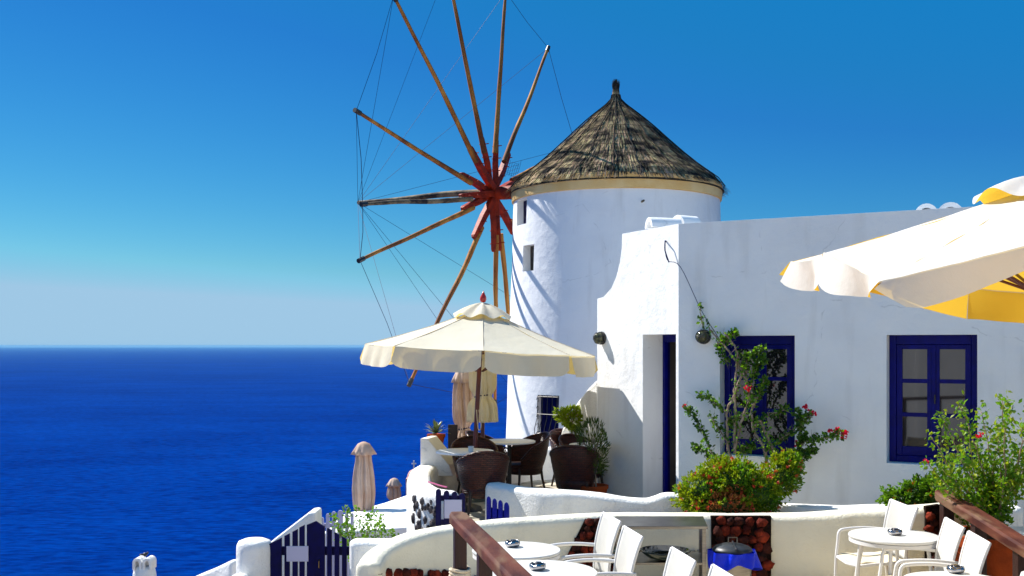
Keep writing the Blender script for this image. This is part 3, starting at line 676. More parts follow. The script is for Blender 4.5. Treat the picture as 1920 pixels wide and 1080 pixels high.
bs = MB(); bs.tube(crom([HUB + ax * .2 + Vector((0, 0, .04)), HUB.lerp(BT, .35) + Vector((0, 0, .06)), HUB.lerp(BT, .7) + Vector((0, 0, .01)), BT], 6), [.085 - .0022 * k for k in range(19)], 8)
bs.build('bowsprit', 'woodgrey', hubo, world=True, smooth=60)
random.seed(5)
for k, T in tips.items():
    d = (T - HUB).normalized(); L = (T - HUB).length; side = d.cross(ax).normalized()
    b0 = HUB + ax * (.10 if k % 2 else -.05) - d * .05
    e = HUB + d * 1.28 + ax * .03
    rd = MB(); rd.tube([b0, HUB + d * .7 + ax * .02, e, e + d * .06], [.105, .10, .08, .05], 4, square=True)
    for q in (.55, .85, 1.15): 
        c_ = HUB + d * q; rd.tube([c_ - ax * .13, c_ + ax * .13], .014, 5)
    if k in (1, 2): red = rd.build('spar_root', 'redwood', mill, world=True, bevel=.01)
    else: red = rd.build('spar_root', 'redwood', mill, world=True, bevel=.01)
    sp = MB(); n = 16; pts = []
    st = HUB + d * .95 + side * .075
    for i in range(n + 1):
        u = i / n; q = st.lerp(T, u); am = math.sin(u * math.pi)
        q += side * (noise.noise(Vector((k * 7.7, u * 2.2, 0))) * .06 * am) + ax * (noise.noise(Vector((k * 3.3, u * 2.2, 9))) * .05 * am)
        pts.append(q)
    sp.tube(pts, [.062 - .028 * i / n + noise.noise(Vector((k, i * .9, 4))) * .006 for i in range(n + 1)], 8)
    sp.build('sail_spar', 'woodgrey' if k == 12 else 'wood', mill, world=True, smooth=60)
    tp = MB(); tp.tube([T - d * .12, T + d * .05], .05, 8); tp.build('spar_tip', 'iron', mill, world=True)
wr = MB(); order = list(range(1, 13))
for k in order:
    a_, b_ = tips[k], tips[k % 12 + 1]; wr.tube([a_, (a_ + b_) / 2 + (HUB - (a_ + b_) / 2) * .01, b_], .0065, 4)
    wr.tube([BT, tips[k]], .0042, 4)
wr.build('rigging', 'wire', mill, world=True)

# ================================================================== WALLS
# curved parapet of the upper terrace with bare stones on its outer face
pl = [XY(840, 11.75, -1.60), XY(803, 12.05, -1.6), XY(786, 12.9, -1.6), XY(795, 14.1, -1.6), XY(838, 15.1, -1.6), XY(925, 15.7, -1.6), XY(1045, 16.9, -1.60), XY(1130, 17.4, -1.6)]
par = sweep_wall(pl, .30, FZ - .9, 10).build('curved_parapet', 'plaster_rough', smooth=60)
tag(par, 'low curved white parapet around the wicker terrace with dark stones in its outer face', 'wall')
random.seed(21)
cl = crom(pl, 10)
def parapet_face(i, off):
    d = (cl[i + 1] - cl[i - 1]); d.z = 0; d.normalize(); nrm = Vector((-d.y, d.x, 0)); 
    return cl[i] + nrm * off * -1, nrm
stones = [(772, 905, .05), (778, 925, .05), (788, 940, .06), (775, 950, .05), (770, 972, .06), (785, 965, .05), (797, 930, .05), (802, 955, .06), (795, 975, .05), (812, 962, .06), (809, 985, .09), (790, 912, .04), (783, 985, .07), (800, 990, .05), (816, 940, .05), (773, 935, .035), (780, 960, .035), (793, 952, .04), (806, 942, .035), (820, 975, .05), (777, 990, .05), (790, 1000, .06), (808, 1005, .06), (822, 1000, .05), (822, 955, .04), (770, 915, .035)]
for k, (px, py, s_) in enumerate(stones):
    # meet the outer face by marching the pixel ray towards the wall centre line
    best = None
    for i in range(2, 40):
        q = cl[i]; d = cl[i + 1] - cl[i - 1]; d.z = 0; d.normalize(); nrm = Vector((d.y, -d.x, 0))
        for sg in (-1, 1):
            f = q + nrm * .152 * sg; e = abs(f.x / f.y - (px - 960) / F)
            if (best is None or f.y < best[1].y + 0.0) and e < .0035: best = (e, f, nrm * sg)
    if not best: continue
    e, f, nn = best; z = -(py - 648) / F * f.y
    if z > -1.72: z = -1.72 - random.random() * .1
    m = MB(); m.blob((f.x, f.y, z), (s_ * .55, s_ * .45, s_ * random.uniform(.7, 1.1)), 8, 6, k, .35)
    m.build('stone', 'greystone', par, smooth=True)
# raised white end slab
sl_ = MB(); D1 = 14.3
sl_.prism([P(788, 893, D1), P(788, 822, D1), P(801, 822, D1), P(842, 872, D1), P(850, 893, D1)], (.10, .42, 0))
o = sl_.build('end_wall', 'plaster_rough', bevel=.012); tag(o, 'bright white wall end sloping down to the curved parapet below the agave', 'wall')

# front retaining wall with rounded top, its course taken from left to right
fw = [XY(694, 9.75, -1.97), XY(712, 9.9, -1.88), XY(760, 10.1, -1.79), XY(830, 10.3, -1.745), XY(900, 10.45, -1.725), XY(1000, 10.65, -1.71), XY(1130, 10.8, -1.70), XY(1270, 10.85, -1.70), XY(1400, 10.8, -1.70), XY(1520, 10.6, -1.655), XY(1640, 10.35, -1.575), XY(1765, 10.1, -1.49), XY(1800, 10.2, -1.47)]
front = sweep_wall(fw, .26, -3.0, 8).build('front_wall', 'plaster_cream', smooth=60)
tag(front, 'long curving cream wall with rounded white top behind the marble tables', 'wall')
fc = crom(fw, 8)
def front_face(px):
    s_ = (px - 960) / F
    for i in range(len(fc) - 1):
        a_ = fc[i].x / fc[i].y; b_ = fc[i + 1].x / fc[i + 1].y
        if a_ <= s_ <= b_:
            u = (s_ - a_) / (b_ - a_); return fc[i].lerp(fc[i + 1], u)
    return fc[-1]
def stone_patch(poly_px, seed, size=.085, nm='lava'):
    """red lava stones packed into a panel that stands 1 cm proud of the plaster"""
    random.seed(seed); ys = [q[1] for q in poly_px]; y0, y1 = min(ys), max(ys)
    def inside(x, y):
        c = False; n = len(poly_px)
        for i in range(n):
            xa, ya = poly_px[i]; xb, yb = poly_px[(i + 1) % n]
            if (ya > y) != (yb > y) and x < (xb - xa) * (y - ya) / (yb - ya) + xa: c = not c
        return c
    bp = MB(); D = lambda px: front_face(px).y - .15
    fpoly = [P(x, y, D(x)) for x, y in poly_px]; bp.prism([p + Vector((0, .0, 0)) for p in fpoly], (0, .06, 0)); bp.build('mortar_bed', 'mortar', front)
    stp = size / 10.5 * F; y = y0 + stp * .5; row = 0
    while y < y1:
        xs = [q[0] for q in poly_px]; x = min(xs) + (stp * .5 if row % 2 else 0)
        while x < max(xs):
            jx, jy = x + random.uniform(-.2, .2) * stp, y + random.uniform(-.15, .15) * stp
            if inside(jx - stp * .38, jy) and inside(jx + stp * .38, jy) and inside(jx, jy - stp * .3):
                q = P(jx, jy, D(jx)); k = random.uniform(.75, 1.15); m = MB()
                m.blob(q + Vector((0, random.uniform(-.035, -.01), 0)), (size * .58 * k, size * .42, size * .52 * random.uniform(.8, 1.15)), 9, 7, seed + x * .37 + y, .3)
                m.build('stone', 'lavadark' if random.random() < .42 else 'lava', front, smooth=True)
            x += stp * random.uniform(.85, 1.15)
        y += stp * .86; row += 1
stone_patch([(1097, 974), (1170, 971), (1185, 1080), (1050, 1090), (1062, 1045)], 3, .075)
stone_patch([(1334, 968), (1446, 968), (1446, 1100), (1334, 1100)], 8, .10)
stone_patch([(1736, 950), (1762, 946), (1762, 1060), (1736, 1060)], 12, .08)
stone_patch([(692, 1067), (980, 1069), (1050, 1072), (1050, 1110), (692, 1110)], 17, .085)

# inner wall along the house and path
iw = [XY(928, 12.5, -1.60), XY(985, 12.2, -1.62), XY(1040, 11.95, -1.625), XY(1120, 11.85, -1.64), XY(1200, 11.75, -1.685), XY(1222, 11.72, -1.67), XY(1245, 11.7, -1.625), XY(1275, 11.7, -1.63), XY(1340, 11.65, -1.70), XY(1480, 11.45, -1.705), XY(1650, 11.2, -1.68), XY(1800, 10.9, -1.64), XY(1900, 10.8, -1.63)]
inner_w = sweep_wall(iw, .26, FZ - .3, 8, r=.07, wob=.010).build('inner_wall', 'plaster_rough', smooth=60)
tag(inner_w, 'low lumpy white wall running along the path below the blue door', 'wall')
bed = MB(); bed.prism([(-.2, 10.75, -1.86), (1.7, 10.9, -1.86), (3.3, 10.6, -1.86), (4.8, 10.3, -1.86), (4.9, 11.0, -1.86), (3.0, 11.5, -1.86), (1.2, 11.8, -1.86), (.9, 11.6, -1.86)][1:], (0, 0, -.6))
o = bed.build('planting_bed', 'soil'); tag(o, 'strip of soil between the front wall and the inner wall', kind='structure')
# sloping buttress between mill and house
bt = MB(); q0 = A(1.957, 0, .05)
bpts = []
for px, py, D in ((1120, 713, 14.85), (1104, 729, 15.05), (1085, 753, 15.3), (1068, 779, 15.5), (1055, 806, 15.65), (1045, 842, 15.8)): bpts.append(P(px, py, D))
base = [Vector((p.x, p.y, -2.3)) for p in bpts]; th_ = Vector((.02, .2, 0))
n = len(bpts); vs = bpts + base + [p + th_ for p in bpts] + [p + th_ for p in base]; fs = []
for i in range(n - 1):
    fs += [(i, i + 1, n + i + 1, n + i), (2 * n + i, 3 * n + i, 3 * n + i + 1, 2 * n + i + 1), (i, 2 * n + i, 2 * n + i + 1, i + 1)]
fs += [(0, n, 3 * n, 2 * n), (n - 1, 3 * n - 1, 4 * n - 1, 2 * n - 1)]
bt.add(vs, fs); o = bt.build('buttress_wall', 'plaster_rough', bevel=.025); tag(o, 'sloping white stair wall leaning against the house beside the windmill', 'wall')

# ================================================================== PARASOLS
def closed_parasol(root, z0, z1, rmax, tie, matn, flare=.0, seed=0, folds=7):
    """cloth wrapped around the pole; tie = height of the cord"""
    m = MB(); n = 84; prof = []
    H = z1 - z0
    for i in range(34):
        u = i / 33; z = z0 + H * u
        r = rmax * (0.72 + .28 * math.sin(min(1, u * 1.25) * math.pi))
        if flare: r = rmax * (.75 + .25 * math.sin(u * 3.0)) 
        dt = abs(z - tie); r *= 1 - .32 * math.exp(-(dt / .075) ** 2)
        if z < tie: r *= 1 + flare * (tie - z) / max(.01, tie - z0)
        if u > .92: r *= .85
        prof.append((r, z))
    def rf(a, z, i):
        ph = z * 1.3 + seed + noise.noise(Vector((z * 2, seed, 0))) * .8
        return 1 + .26 * (1 - 1.7 * (1 - abs(math.sin(folds * .5 * (a + ph * .25)))) ** 2.2) - .15 + .10 * math.cos((folds * 2 + 1) * a + ph * 2 + seed) + .05 * noise.noise(Vector((math.cos(a) * 3, math.sin(a) * 3, z * 4 + seed)))
    m.lathe(prof, n, rf=rf); m.build('cloth', matn, root, smooth=True)
    cp = MB(); cp.lathe([(rmax * 1.22, z1 - .17), (rmax * 1.08, z1 - .10), (rmax * .85, z1 - .02), (rmax * .6, z1 + .05), (rmax * .2, z1 + .085), (.01, z1 + .09)], 60, rf=lambda a, z, i: 1 + (.13 if i == 0 else .07 if i == 1 else .02) * math.cos(9 * a + seed)); cp.build('top_flap', matn, root, smooth=True)
    c = MB(); rr = rmax * .68; c.tube([(rr * math.cos(a), rr * math.sin(a), tie + .02 * math.sin(a + seed)) for a in [2 * math.pi * k / 24 for k in range(25)]], .009, 6, caps=False); c.build('cord', 'darkblue', root)

t = thing('closed_parasol', 'pinkish beige folded parasol tied low, standing left of the red pole behind the tables', 'parasol', XY(868, 16.2, FZ))
closed_parasol(t, .52, 1.66, .135, .80, 'canvas_pink', flare=.9, seed=1.0)
m = MB(); m.tube([(0, 0, 0), (0, 0, .6)], .025, 8); m.build('pole', 'parasolpole', t)
m = MB(); m.lathe([(.22, 0), (.22, .05), (.05, .07)], 20); m.build('base', 'iron', t)
t = thing('closed_parasol', 'cream folded parasol tied at its waist, directly behind the red pole', 'parasol', XY(905, 15.0, FZ))
closed_parasol(t, .98, 2.02, .165, 1.34, 'canvas_yel', flare=.55, seed=2.3)
m = MB(); m.tube([(0, 0, 0), (0, 0, 1.2)], .028, 8); m.build('pole', 'parasolpole', t)
m = MB(); m.lathe([(.22, 0), (.22, .05), (.05, .07)], 20); m.build('base', 'iron', t)
def low_parasol(px, ytop, ybot, D, half, label, seed):
    zt = P(0, ytop, D).z; zb = P(0, ybot, D).z; t = thing('closed_parasol', label, 'parasol', XY(px, D, zb - .9)); 
    closed_parasol(t, .9, .9 + zt - zb - .09, half, 1.0, 'canvas_pink', seed=seed)
    m = MB(); m.tube([(0, 0, -.3), (0, 0, 1.2)], .03, 8); m.build('pole', 'parasolpole', t)
low_parasol(682, 828, 972, 22.0, .20, 'tall pinkish folded parasol standing in front of the sea above the green shrub', .4)
low_parasol(739, 896, 945, 33.0, .19, 'small distant folded parasol beyond the white roof', 2.0)

def open_parasol():
    D = 14.35; t = thing('open_parasol', 'large open cream octagonal parasol on a red pole with a red finial', 'parasol', XY(886, 14.12, FZ))
    off = Vector(t.location); roll = Matrix.Rotation(R(3.0), 4, 'Y'); rot = Matrix.Rotation(R(0), 4, 'Z')
    top = P(905, 578, D); 
    def W(v): return top + (roll @ v)
    Rr = 1.545; drop = .565; cor = [Vector((Rr * math.sin(2 * math.pi * k / 8 + R(3)), -Rr * math.cos(2 * math.pi * k / 8 + R(3)), -drop)) for k in range(8)]
    cn = MB(); nu, nv = 12, 10
    for k in range(8):
        a, b = cor[k], cor[(k + 1) % 8]
        def fn(u, v):
            p = a.lerp(b, u) * v; sag = math.sin(u * math.pi) * v * .012
            p.z = -drop * v - .03 * math.sin(v * math.pi) + -sag + .012 * noise.noise(Vector((p.x * 3, p.y * 3, k)))
            return W(p)
        cn.grid(lambda u, v, fn=fn: fn(u, .07 + .93 * v), nu, nv)
    can = orient(cn.build('canopy', 'canvas', t, world=True, smooth=38, fix=True), Vector((0, 0, 0)))
    for k in range(8):
        a, b = cor[k], cor[(k + 1) % 8]; va = MB()
        def fv(u, v):
            p = a.lerp(b, .02 + .96 * u); out = Vector((p.x, p.y, 0)).normalized()
            p = p.copy(); p.z = -drop - math.sin(u * math.pi) * .012 - v * .265 * (1 - .3 * (abs(u - .5) * 2) ** 9)
            p += out * (.012 + v * .04 + .02 * v * math.sin(u * 9 + k * 1.7) * noise.noise(Vector((u * 3, k * 5.1, 0))) * 2.2 + .02 * v * math.sin(u * 17 + k))
            return W(p)
        va.grid(fv, 20, 5); orient(va.build('valance', 'canvas', can, world=True, smooth=True), Vector((0, .2, 1.6)))
    sm = MB()
    for k in range(8):
        a = cor[k]; sm.tube([W(Vector((a.x * v, a.y * v, -drop * v - .03 * math.sin(v * math.pi) + .004))) for v in [.2 + .8 * j / 10 for j in range(11)]], .004, 4)
    sm.build('seams', 'canvas', can, world=True)
    vc = MB()
    def fvc(u, v):
        a = 2 * math.pi * u; r = .03 + v * .36; wv = math.cos(a * 8) * v ** .6 * .026
        return W(Vector((r * math.sin(a), -r * math.cos(a), 0.075 - .19 * v + .02 * math.sin(v * math.pi) + wv)))
    vc.grid(fvc, 96, 6); orient(vc.build('vent_cap', 'canvas', can, world=True, smooth=True), Vector((0, 0, 0)))
    f = MB(); f.lathe([(.02, .08), (.035, .09), (.045, .125), (.04, .155), (.018, .2), (.004, .235)], 20); f.v = [W(v) for v in f.v]; f.build('finial', 'redknob', t, world=True, smooth=True)
    for k in range(8):
        r_ = MB(); c_ = cor[k]; r_.tube([W(Vector((0, 0, -.03))), W(Vector((c_.x * .5, c_.y * .5, -drop * .5 - .05))), W(Vector((c_.x * .985, c_.y * .985, -drop - .03)))], .014, 6); rb = r_.build('rib', 'parasolpole', t, world=True)
        s_ = MB(); s_.tube([W(Vector((c_.x * .03, c_.y * .03, -.85))), W(Vector((c_.x * .52, c_.y * .52, -drop * .52 - .06)))], .010, 6); s_.build('strut', 'parasolpole', rb, world=True)
    pb = XY(885, 14.12, FZ); pt = W(Vector((0, 0, .06))); m = MB(); kx = pb.lerp(pt, .19); m.tube([kx, pt], .030, 12); m.build('pole', 'parasolpole', t, world=True, smooth=50)
    m = MB(); m.tube([pb, pb.lerp(pt, .20)], .042, 12); m.lathe([(.22, 0), (.22, .035), (.05, .06)], 24, pb); m.build('base_sleeve', 'green_steel', t, world=True, smooth=40)
    kx = pb.lerp(pt, .42); rp = MB(); rp.tube(crom([kx + Vector((.03, -.03, .1)), kx + Vector((.06, -.04, -.08)), kx + Vector((.05, -.05, -.16)), kx + Vector((.02, -.05, -.14)), kx + Vector((.0, -.04, .1))], 5), .007, 5); rp.build('cord', 'rope', t, world=True)
open_parasol()

def square_parasol():
    t = thing('square_parasol', 'big square cream parasol with yellow lit underside reaching in from the right edge', 'parasol', (3.62, 7.3, LZ))
    C = Vector((3.62, 7.3, 1.10))
    # rib ends: mid-left, near-left, near, near-right, right, far-right, far, far-left
    E = {'ml': P(1545, 475, 7.2), 'nl': P(1650, 529, 5.75), 'n': Vector((3.46, 5.65, .74)), 'nr': Vector((4.98, 5.75, .36)), 'r': Vector((5.1, 7.2, .62)), 'fr': Vector((5.2, 8.6, .36)), 'f': Vector((3.75, 8.75, .47)), 'fl': P(1483, 492, 8.65)}
    keys = ['ml', 'nl', 'n', 'nr', 'r', 'fr', 'f', 'fl']; cn = MB()
    def fn(a, b, u, v, i):
        p = C.lerp(E[a].lerp(E[b], u), v); s = math.sin(u * math.pi)
        p.z -= .03 * s * v + .05 * math.sin(v * math.pi) * .4
        p += (C - p) * .03 * s * v; p.z += .012 * noise.noise(Vector((p.x * 4, p.y * 4, i)))
        return p
    for i, a in enumerate(keys):
        b = keys[(i + 1) % 8]; cn.grid(lambda u, v: fn(a, b, u, .1 + .9 * v, i), 14, 14)
    can = orient(cn.build('canopy', 'canvas_y', t, world=True, smooth=45), Vector((0, 0, 0)))
    vl = {'fl': .22, 'ml': .26, 'nl': .22}
    for i, a in enumerate(keys):
        b = keys[(i + 1) % 8]; va = MB()
        def fv(u, v):
            e_ = 0 if a in ('fr', 'f', 'r', 'nr') else .012; p = fn(a, b, e_ + (1 - 2 * e_) * u, 1, i); out = Vector((p.x - C.x, p.y - C.y, 0)).normalized()
            L = {'ml': .26 - .17 * u, 'nl': .07 + .17 * min(1, u * 9) * (1 - u) ** 1.6, 'fl': .23, 'n': .10, 'f': .25 - .15 * u}.get(a, .25) * (1 - (.35 if e_ else 0) * (abs(u - .5) * 2) ** 6)
            p.z -= v * L; p += out * (.01 + v * .05 - .10 * v * math.sin(u * math.pi) + .05 * v * math.sin(u * 8 + i * 2.1)); return p
        va.grid(fv, 22, 6); orient(va.build('valance', 'canvas_y', can, world=True, smooth=True), Vector((0, 0, 2.5)))
    hm = MB()
    for i, a in enumerate(keys):
        b = keys[(i + 1) % 8]; hm.tube([fn(a, b, u / 14, 1, i) for u in range(15)], .006, 5)
    hm.build('piping', 'canvas', can, world=True)
    vc = MB()
    def fvc(u, v):
        a = 2 * math.pi * u; r = .03 + v * .40; return C + Vector((r * math.sin(a), -r * math.cos(a), .07 - .15 * v + .02 * math.sin(v * math.pi) + math.cos(a * 6 + 1.2) * v * .04))
    vc.grid(fvc, 96, 6); orient(vc.build('vent_cap', 'canvas_y', can, world=True, smooth=True), Vector((0, 0, 0)))
    for a in keys:
        r_ = MB(); e = E[a]; r_.tube([C + Vector((0, 0, -.05)), C.lerp(e, .5) + Vector((0, 0, -.09)), C.lerp(e, 1.0) + Vector((0, 0, -.02))], .013, 6); rb = r_.build('rib', 'parasolpole', t, world=True)
        s_ = MB(); s_.tube([C + Vector((0, 0, -.75)), C.lerp(e, .55) + Vector((0, 0, -.10))], .011, 6); s_.build('strut', 'parasolpole', rb, world=True)
    m = MB(); m.tube([(3.62, 7.3, LZ), (3.62, 7.3, 1.14)], .03, 12); m.lathe([(.3, LZ), (.3, LZ + .06), (.05, LZ + .1)], 24, (3.62, 7.3, 0)); m.build('pole', 'parasolpole', t, world=True, smooth=40)
square_parasol()

# ================================================================== WICKER TERRACE FURNITURE
def wicker_chair(label):
    t = thing('wicker_chair', label, 'chair'); sh = MB()
    def fn(u, v):   # u around the back (-1..1), v up; chair faces +X
        th = (u * 2 - 1) * R(128); back = math.cos(th / 2) ** 2
        top = .60 + .26 * max(0, math.cos(th * .62)) ** 1.6
        if abs(th) > R(100): top -= (abs(th) - R(100)) * .25
        z = .36 + (top - .36) * v
        rx = .245 + .075 * v ** .8 + .02 * math.sin(v * 3); ry = .25 + .075 * v ** .8
        return Vector((-math.cos(th) * rx - .04 * v * back, math.sin(th) * ry, z))
    sh.grid(fn, 48, 12); shell = sh.build('backrest', 'wicker', t, smooth=True, solid=.022)
    rim = MB(); rim.tube([fn(k / 40, 1) for k in range(41)], .019, 8); rim.build('rim', 'wicker', shell, smooth=True)
    se = MB(); se.lathe([(.20, .37), (.262, .385), (.268, .41), (.25, .432), (.02, .437)], 32); se.v = [Vector((v.x * 1.03 + .02, v.y, v.z)) for v in se.v]; se.build('seat', 'wicker', t, smooth=50)
    sk = MB(); sk.lathe([(.262, .395), (.255, .33), (.235, .27)], 36, cap=False, rf=lambda a, z, i: 1 if i < 2 else 1 + .03 * math.cos(a * 4)); sk.build('skirt', 'wicker', t, smooth=True, solid=.012)
    for sx, sy in ((1, 1), (1, -1), (-1, 1), (-1, -1)):
        l = MB(); l.tube([(sx * .17, sy * .17, .40), (sx * .19, sy * .19, .2), (sx * .225, sy * .225, 0)], [.022, .019, .015], 8); l.build('leg', 'wickerleg', t, smooth=60)
    return t
wc = wicker_chair('dark wicker armchair seen from behind, straight behind the red parasol pole')
wl = [(wc, 905, 12.75, R(100), None),
      (None, 890, 14.2, R(-80), 'wicker armchair with sunlit weave facing the camera across the left round table'),
      (None, 985, 15.0, R(205), 'wicker armchair in profile right of the rear round table, below the blue shutter'),
      (None, 1078, 13.5, R(80), 'dark wicker armchair seen from behind, left of the small olive tree'),
      (None, 1094, 14.6, R(-50), 'reddish wicker armchair half hidden behind the dark one by the olive tree'),
      (None, 1072, 15.5, R(-60), 'rearmost wicker armchair by the buttress, only its dark back showing'),
      (None, 918, 15.3, R(-20), 'wicker armchair between the two round tables, behind the sunlit one')]
for o_, px, D, rz_, lb in wl:
    o_ = o_ or copytree(wc); o_.location = XY(px, D, FZ); o_.rotation_euler = (0, 0, rz_); o_.scale = (.94, .94, .94); o_['group'] = 'wicker armchairs on the upper terrace'
    if lb: o_['label'] = lb
def bistro(px, D, label, r=.36, h=.74, zf=FZ):
    t = thing('round_table', label, 'table', XY(px, D, zf))
    m = MB(); m.lathe([(r - .012, h - .03), (r, h - .022), (r, h - .004), (r - .008, h)], 56); m.build('tabletop', 'tabletop', t, smooth=40)
    m = MB(); m.tube([(0, 0, .03), (0, 0, h - .03)], .03, 12); m.build('column', 'iron', t, smooth=60)
    m = MB(); m.lathe([(.04, .1), (.20, .045), (.22, .0)], 28); m.build('foot', 'iron', t, smooth=50)
    for k in range(3):
        l = MB(); a = 2 * math.pi * k / 3 + .5; l.tube([(0, 0, h - .12), (math.cos(a) * r * .7, math.sin(a) * r * .7, h - .035)], .012, 6); l.build('brace', 'iron', t)
    return t
bistro(872, 13.3, 'round white topped table with a small cup, left of the red pole')
bistro(955, 14.7, 'rear round white topped table beside the wicker chair in profile')
bistro(1104, 14.2, 'round white topped table mostly hidden behind the olive tree', .26)
c = MB(); c.lathe([(.022, 0), (.03, .005), (.036, .07), (.033, .07), (.027, .01)], 20, XY(883, 13.15, FZ + .74)); o = c.build('cup', 'whitealu', smooth=50); tag(o, 'small white cup standing on the left round table', 'cup')
# menu board and agave
bd = thing('menu_board', 'dark upright board standing beside the agave at the terrace edge', 'board', XY(849, 15.4, FZ))
m = MB(); m.box((0, 0, .66), (.14, .05, .5), .1); m.build('panel', 'wickerleg', bd, bevel=.005); m = MB(); m.tube([(-.05, 0, 0), (-.05, 0, .45)], .012, 6); m.tube([(.05, 0, 0), (.05, 0, .45)], .012, 6); m.build('stand', 'iron', bd)
ag = thing('agave_plant', 'small striped agave in a terracotta pot on the white wall end', 'plant', XY(818, 14.95, -1.50))
m = MB(); m.lathe([(.07, 0), (.09, .1), (.12, .22), (.13, .22), (.13, .26), (.11, .26)], 24); m.build('pot', 'terracotta', ag, smooth=40)
random.seed(2); m = MB()
for k in range(46):
    a = random.uniform(0, 6.28); el = random.uniform(.1, 1.35); d = Vector((math.cos(a) * math.cos(el), math.sin(a) * math.cos(el), math.sin(el))); L = random.uniform(.17, .25); s = Vector((-math.sin(a), math.cos(a), 0)) * .014
    p0 = Vector((0, 0, .27)); p1 = p0 + d * L * .6; p2 = p0 + d * L - Vector((0, 0, .03)); m.add([p0 - s * .7, p0 + s * .7, p1 + s, p1 - s, p2], [(0, 1, 2, 3), (3, 2, 4)])
m.build('leaves', 'agave', ag, fix=False, kind='stuff')
# standard trees on the terrace
def ball_tree(px, D, hh_, r, label, leafm, n, L, W, zf=FZ, lean=0, cz=None, squash=.8, up=False, trunks=1):
    t = thing('potted_tree', label, 'tree', XY(px, D, zf)); tk = MB()
    for k in range(trunks):
        x = .04 * k; tk.tube(branch([(x, 0, 0.1), (x + lean * .3, .01, hh_ * .5), (lean, 0, hh_)], 5, .006), .013, 7)
    random.seed(int(px))
    ce = Vector((lean, 0, hh_ + r * .5)); 
    for k in range(14):
        d = rnd().normalized(); d.z = abs(d.z) * .8; tk.tube(branch([ce - Vector((0, 0, r * .5)), ce + d * r * .4, ce + d * r * .85], 3, .01), [.006] * 7, 5)
    tk.build('trunk', 'stem', t, smooth=True)
    lm = MB()
    for k in range(n):
        v = rnd(); v = v.normalized() * (v.length ** .45); q = ce + Vector((v.x * r, v.y * r, v.z * r * squash))
        nz = noise.noise(q * 7 + Vector((px, 0, 0)))
        if nz < -.12 and squash > 1: continue
        q += v.normalized() * nz * r * (.5 if squash > 1 else 1.1)
        d = (v.normalized() + rnd() * .8 + (Vector((0, 0, 1.2)) if up else Vector((0, 0, .3))))
        leaf(lm, q, d, L * random.uniform(.6, 1.2), W)
    lm.build('foliage', leafm, t, fix=False, kind='stuff')
    m = MB(); m.lathe([(.12, 0), (.15, .1), (.19, .26), (.2, .26), (.2, .3), (.17, .3), (.16, .27), (.02, .27)], 28); m.build('pot', 'terracotta', t, smooth=40)
ball_tree(1073, 15.3, .93, .18, 'little clipped tree with a lime green ball crown in front of the buttress', 'leafyel', 1500, .06, .028, squash=.8)
ball_tree(1111, 13.4, .66, .20, 'slim olive tree with two bare stems in front of the house corner', 'leafolive', 1500, .08, .016, squash=1.6, up=True, trunks=2)

# ================================================================== LOWER LEFT
gates = 'blue picket gates'
def picket_gate(name, label, cat, pickets, D, zb, rails, mt, sign=None, thick=.025, D2=None, peak=False):
    p0 = pickets[0][0]; p1 = pickets[-1][1]; Df = (lambda px: D + (D2 - D) * (px - p0) / (p1 - p0)) if D2 else (lambda px: D)
    root = thing(name, label, cat, Vector(((p0 + p1) / 2 / F * D - 960 / F * D, D, zb)))
    for (xa, xb, ya, yb) in pickets:
        m = MB(); Da, Db = Df(xa), Df(xb); A0 = XY(xa, Da, zb); B0 = XY(xb, Db, zb); za = -(ya - 648) / F * Da; zb_ = 0 if isinstance(yb, tuple) else -(yb - 648) / F * Db
        if ya == yb:  # rounded head
            w = (B0 - A0); top = []
            for k in range(9):
                a = math.pi * k / 8; q = A0 + w * (.5 - .5 * math.cos(a)); q.z = za - w.length / 2 + math.sin(a) * w.length / 2; top.append(q)
            poly = [A0] + top + [B0]
        elif isinstance(yb, tuple):
            mid = (A0 + B0) / 2; mid.z = -(yb[0] - 648) / F * (Da + Db) / 2; l_ = A0.copy(); l_.z = za; r_ = B0.copy(); r_.z = -(yb[1] - 648) / F * Db; poly = [A0, l_, mid, r_, B0]
        else:
            l_ = A0.copy(); l_.z = za; r_ = B0.copy(); r_.z = zb_; poly = [A0, l_, r_, B0]
        m.prism(poly, (0, thick, 0)); m.build('picket', mt, root, world=True, bevel=.003)
    for (y0, y1) in rails:
        a = XY(p0, Df(p0), 0); b = XY(p1, Df(p1), 0); z0_, z1_ = -(y1 - 648) / F * D, -(y0 - 648) / F * D
        m = MB(); m.prism([Vector((a.x, a.y + thick + .001, z0_)), Vector((b.x, b.y + thick + .001, z0_)), Vector((b.x, b.y + thick + .001, z1_)), Vector((a.x, a.y + thick + .001, z1_))], (0, .03, 0)); m.build('rail', mt, root, world=True)
    if sign:
        xa, ya, xb, yb = sign; m = MB(); m.prism([P(xa, ya, Df(xa) - .02), P(xb, ya + 3 if D2 else ya, Df(xb) - .02), P(xb, yb, Df(xb) - .02), P(xa, yb, Df(xa) - .02)], (0, .012, 0)); m.build('sign_board', 'sign', root, world=True, bevel=.003, label='blank pale lilac board')
    return root
g1 = picket_gate('picket_gate', 'large peaked navy picket gate with a blank pale board beside the white pillar', 'gate',
    [(504, 528, 1020, 1008), (533, 543, 1005, 1000), (548, 558, 997, 992), (561, 571, 989, 984), (575, 609, 984, (977, 988)), (613, 622, 990, 994), (627, 636, 998, 1003), (641, 650, 1006, 1011), (655, 667, 1014, 1020)], 10.3, -3.2, [(1026, 1042), (1100, 1115)], 'darkblue', (537, 1024, 578, 1053))
m = MB(); q = P(599, 1057, 10.27); m.tube([q + Vector((0, 0, -.04)), q + Vector((0, -.03, -.03)), q + Vector((0, -.03, .03)), q + Vector((0, 0, .04))], .006, 6); m.build('handle', 'brass', g1, world=True)
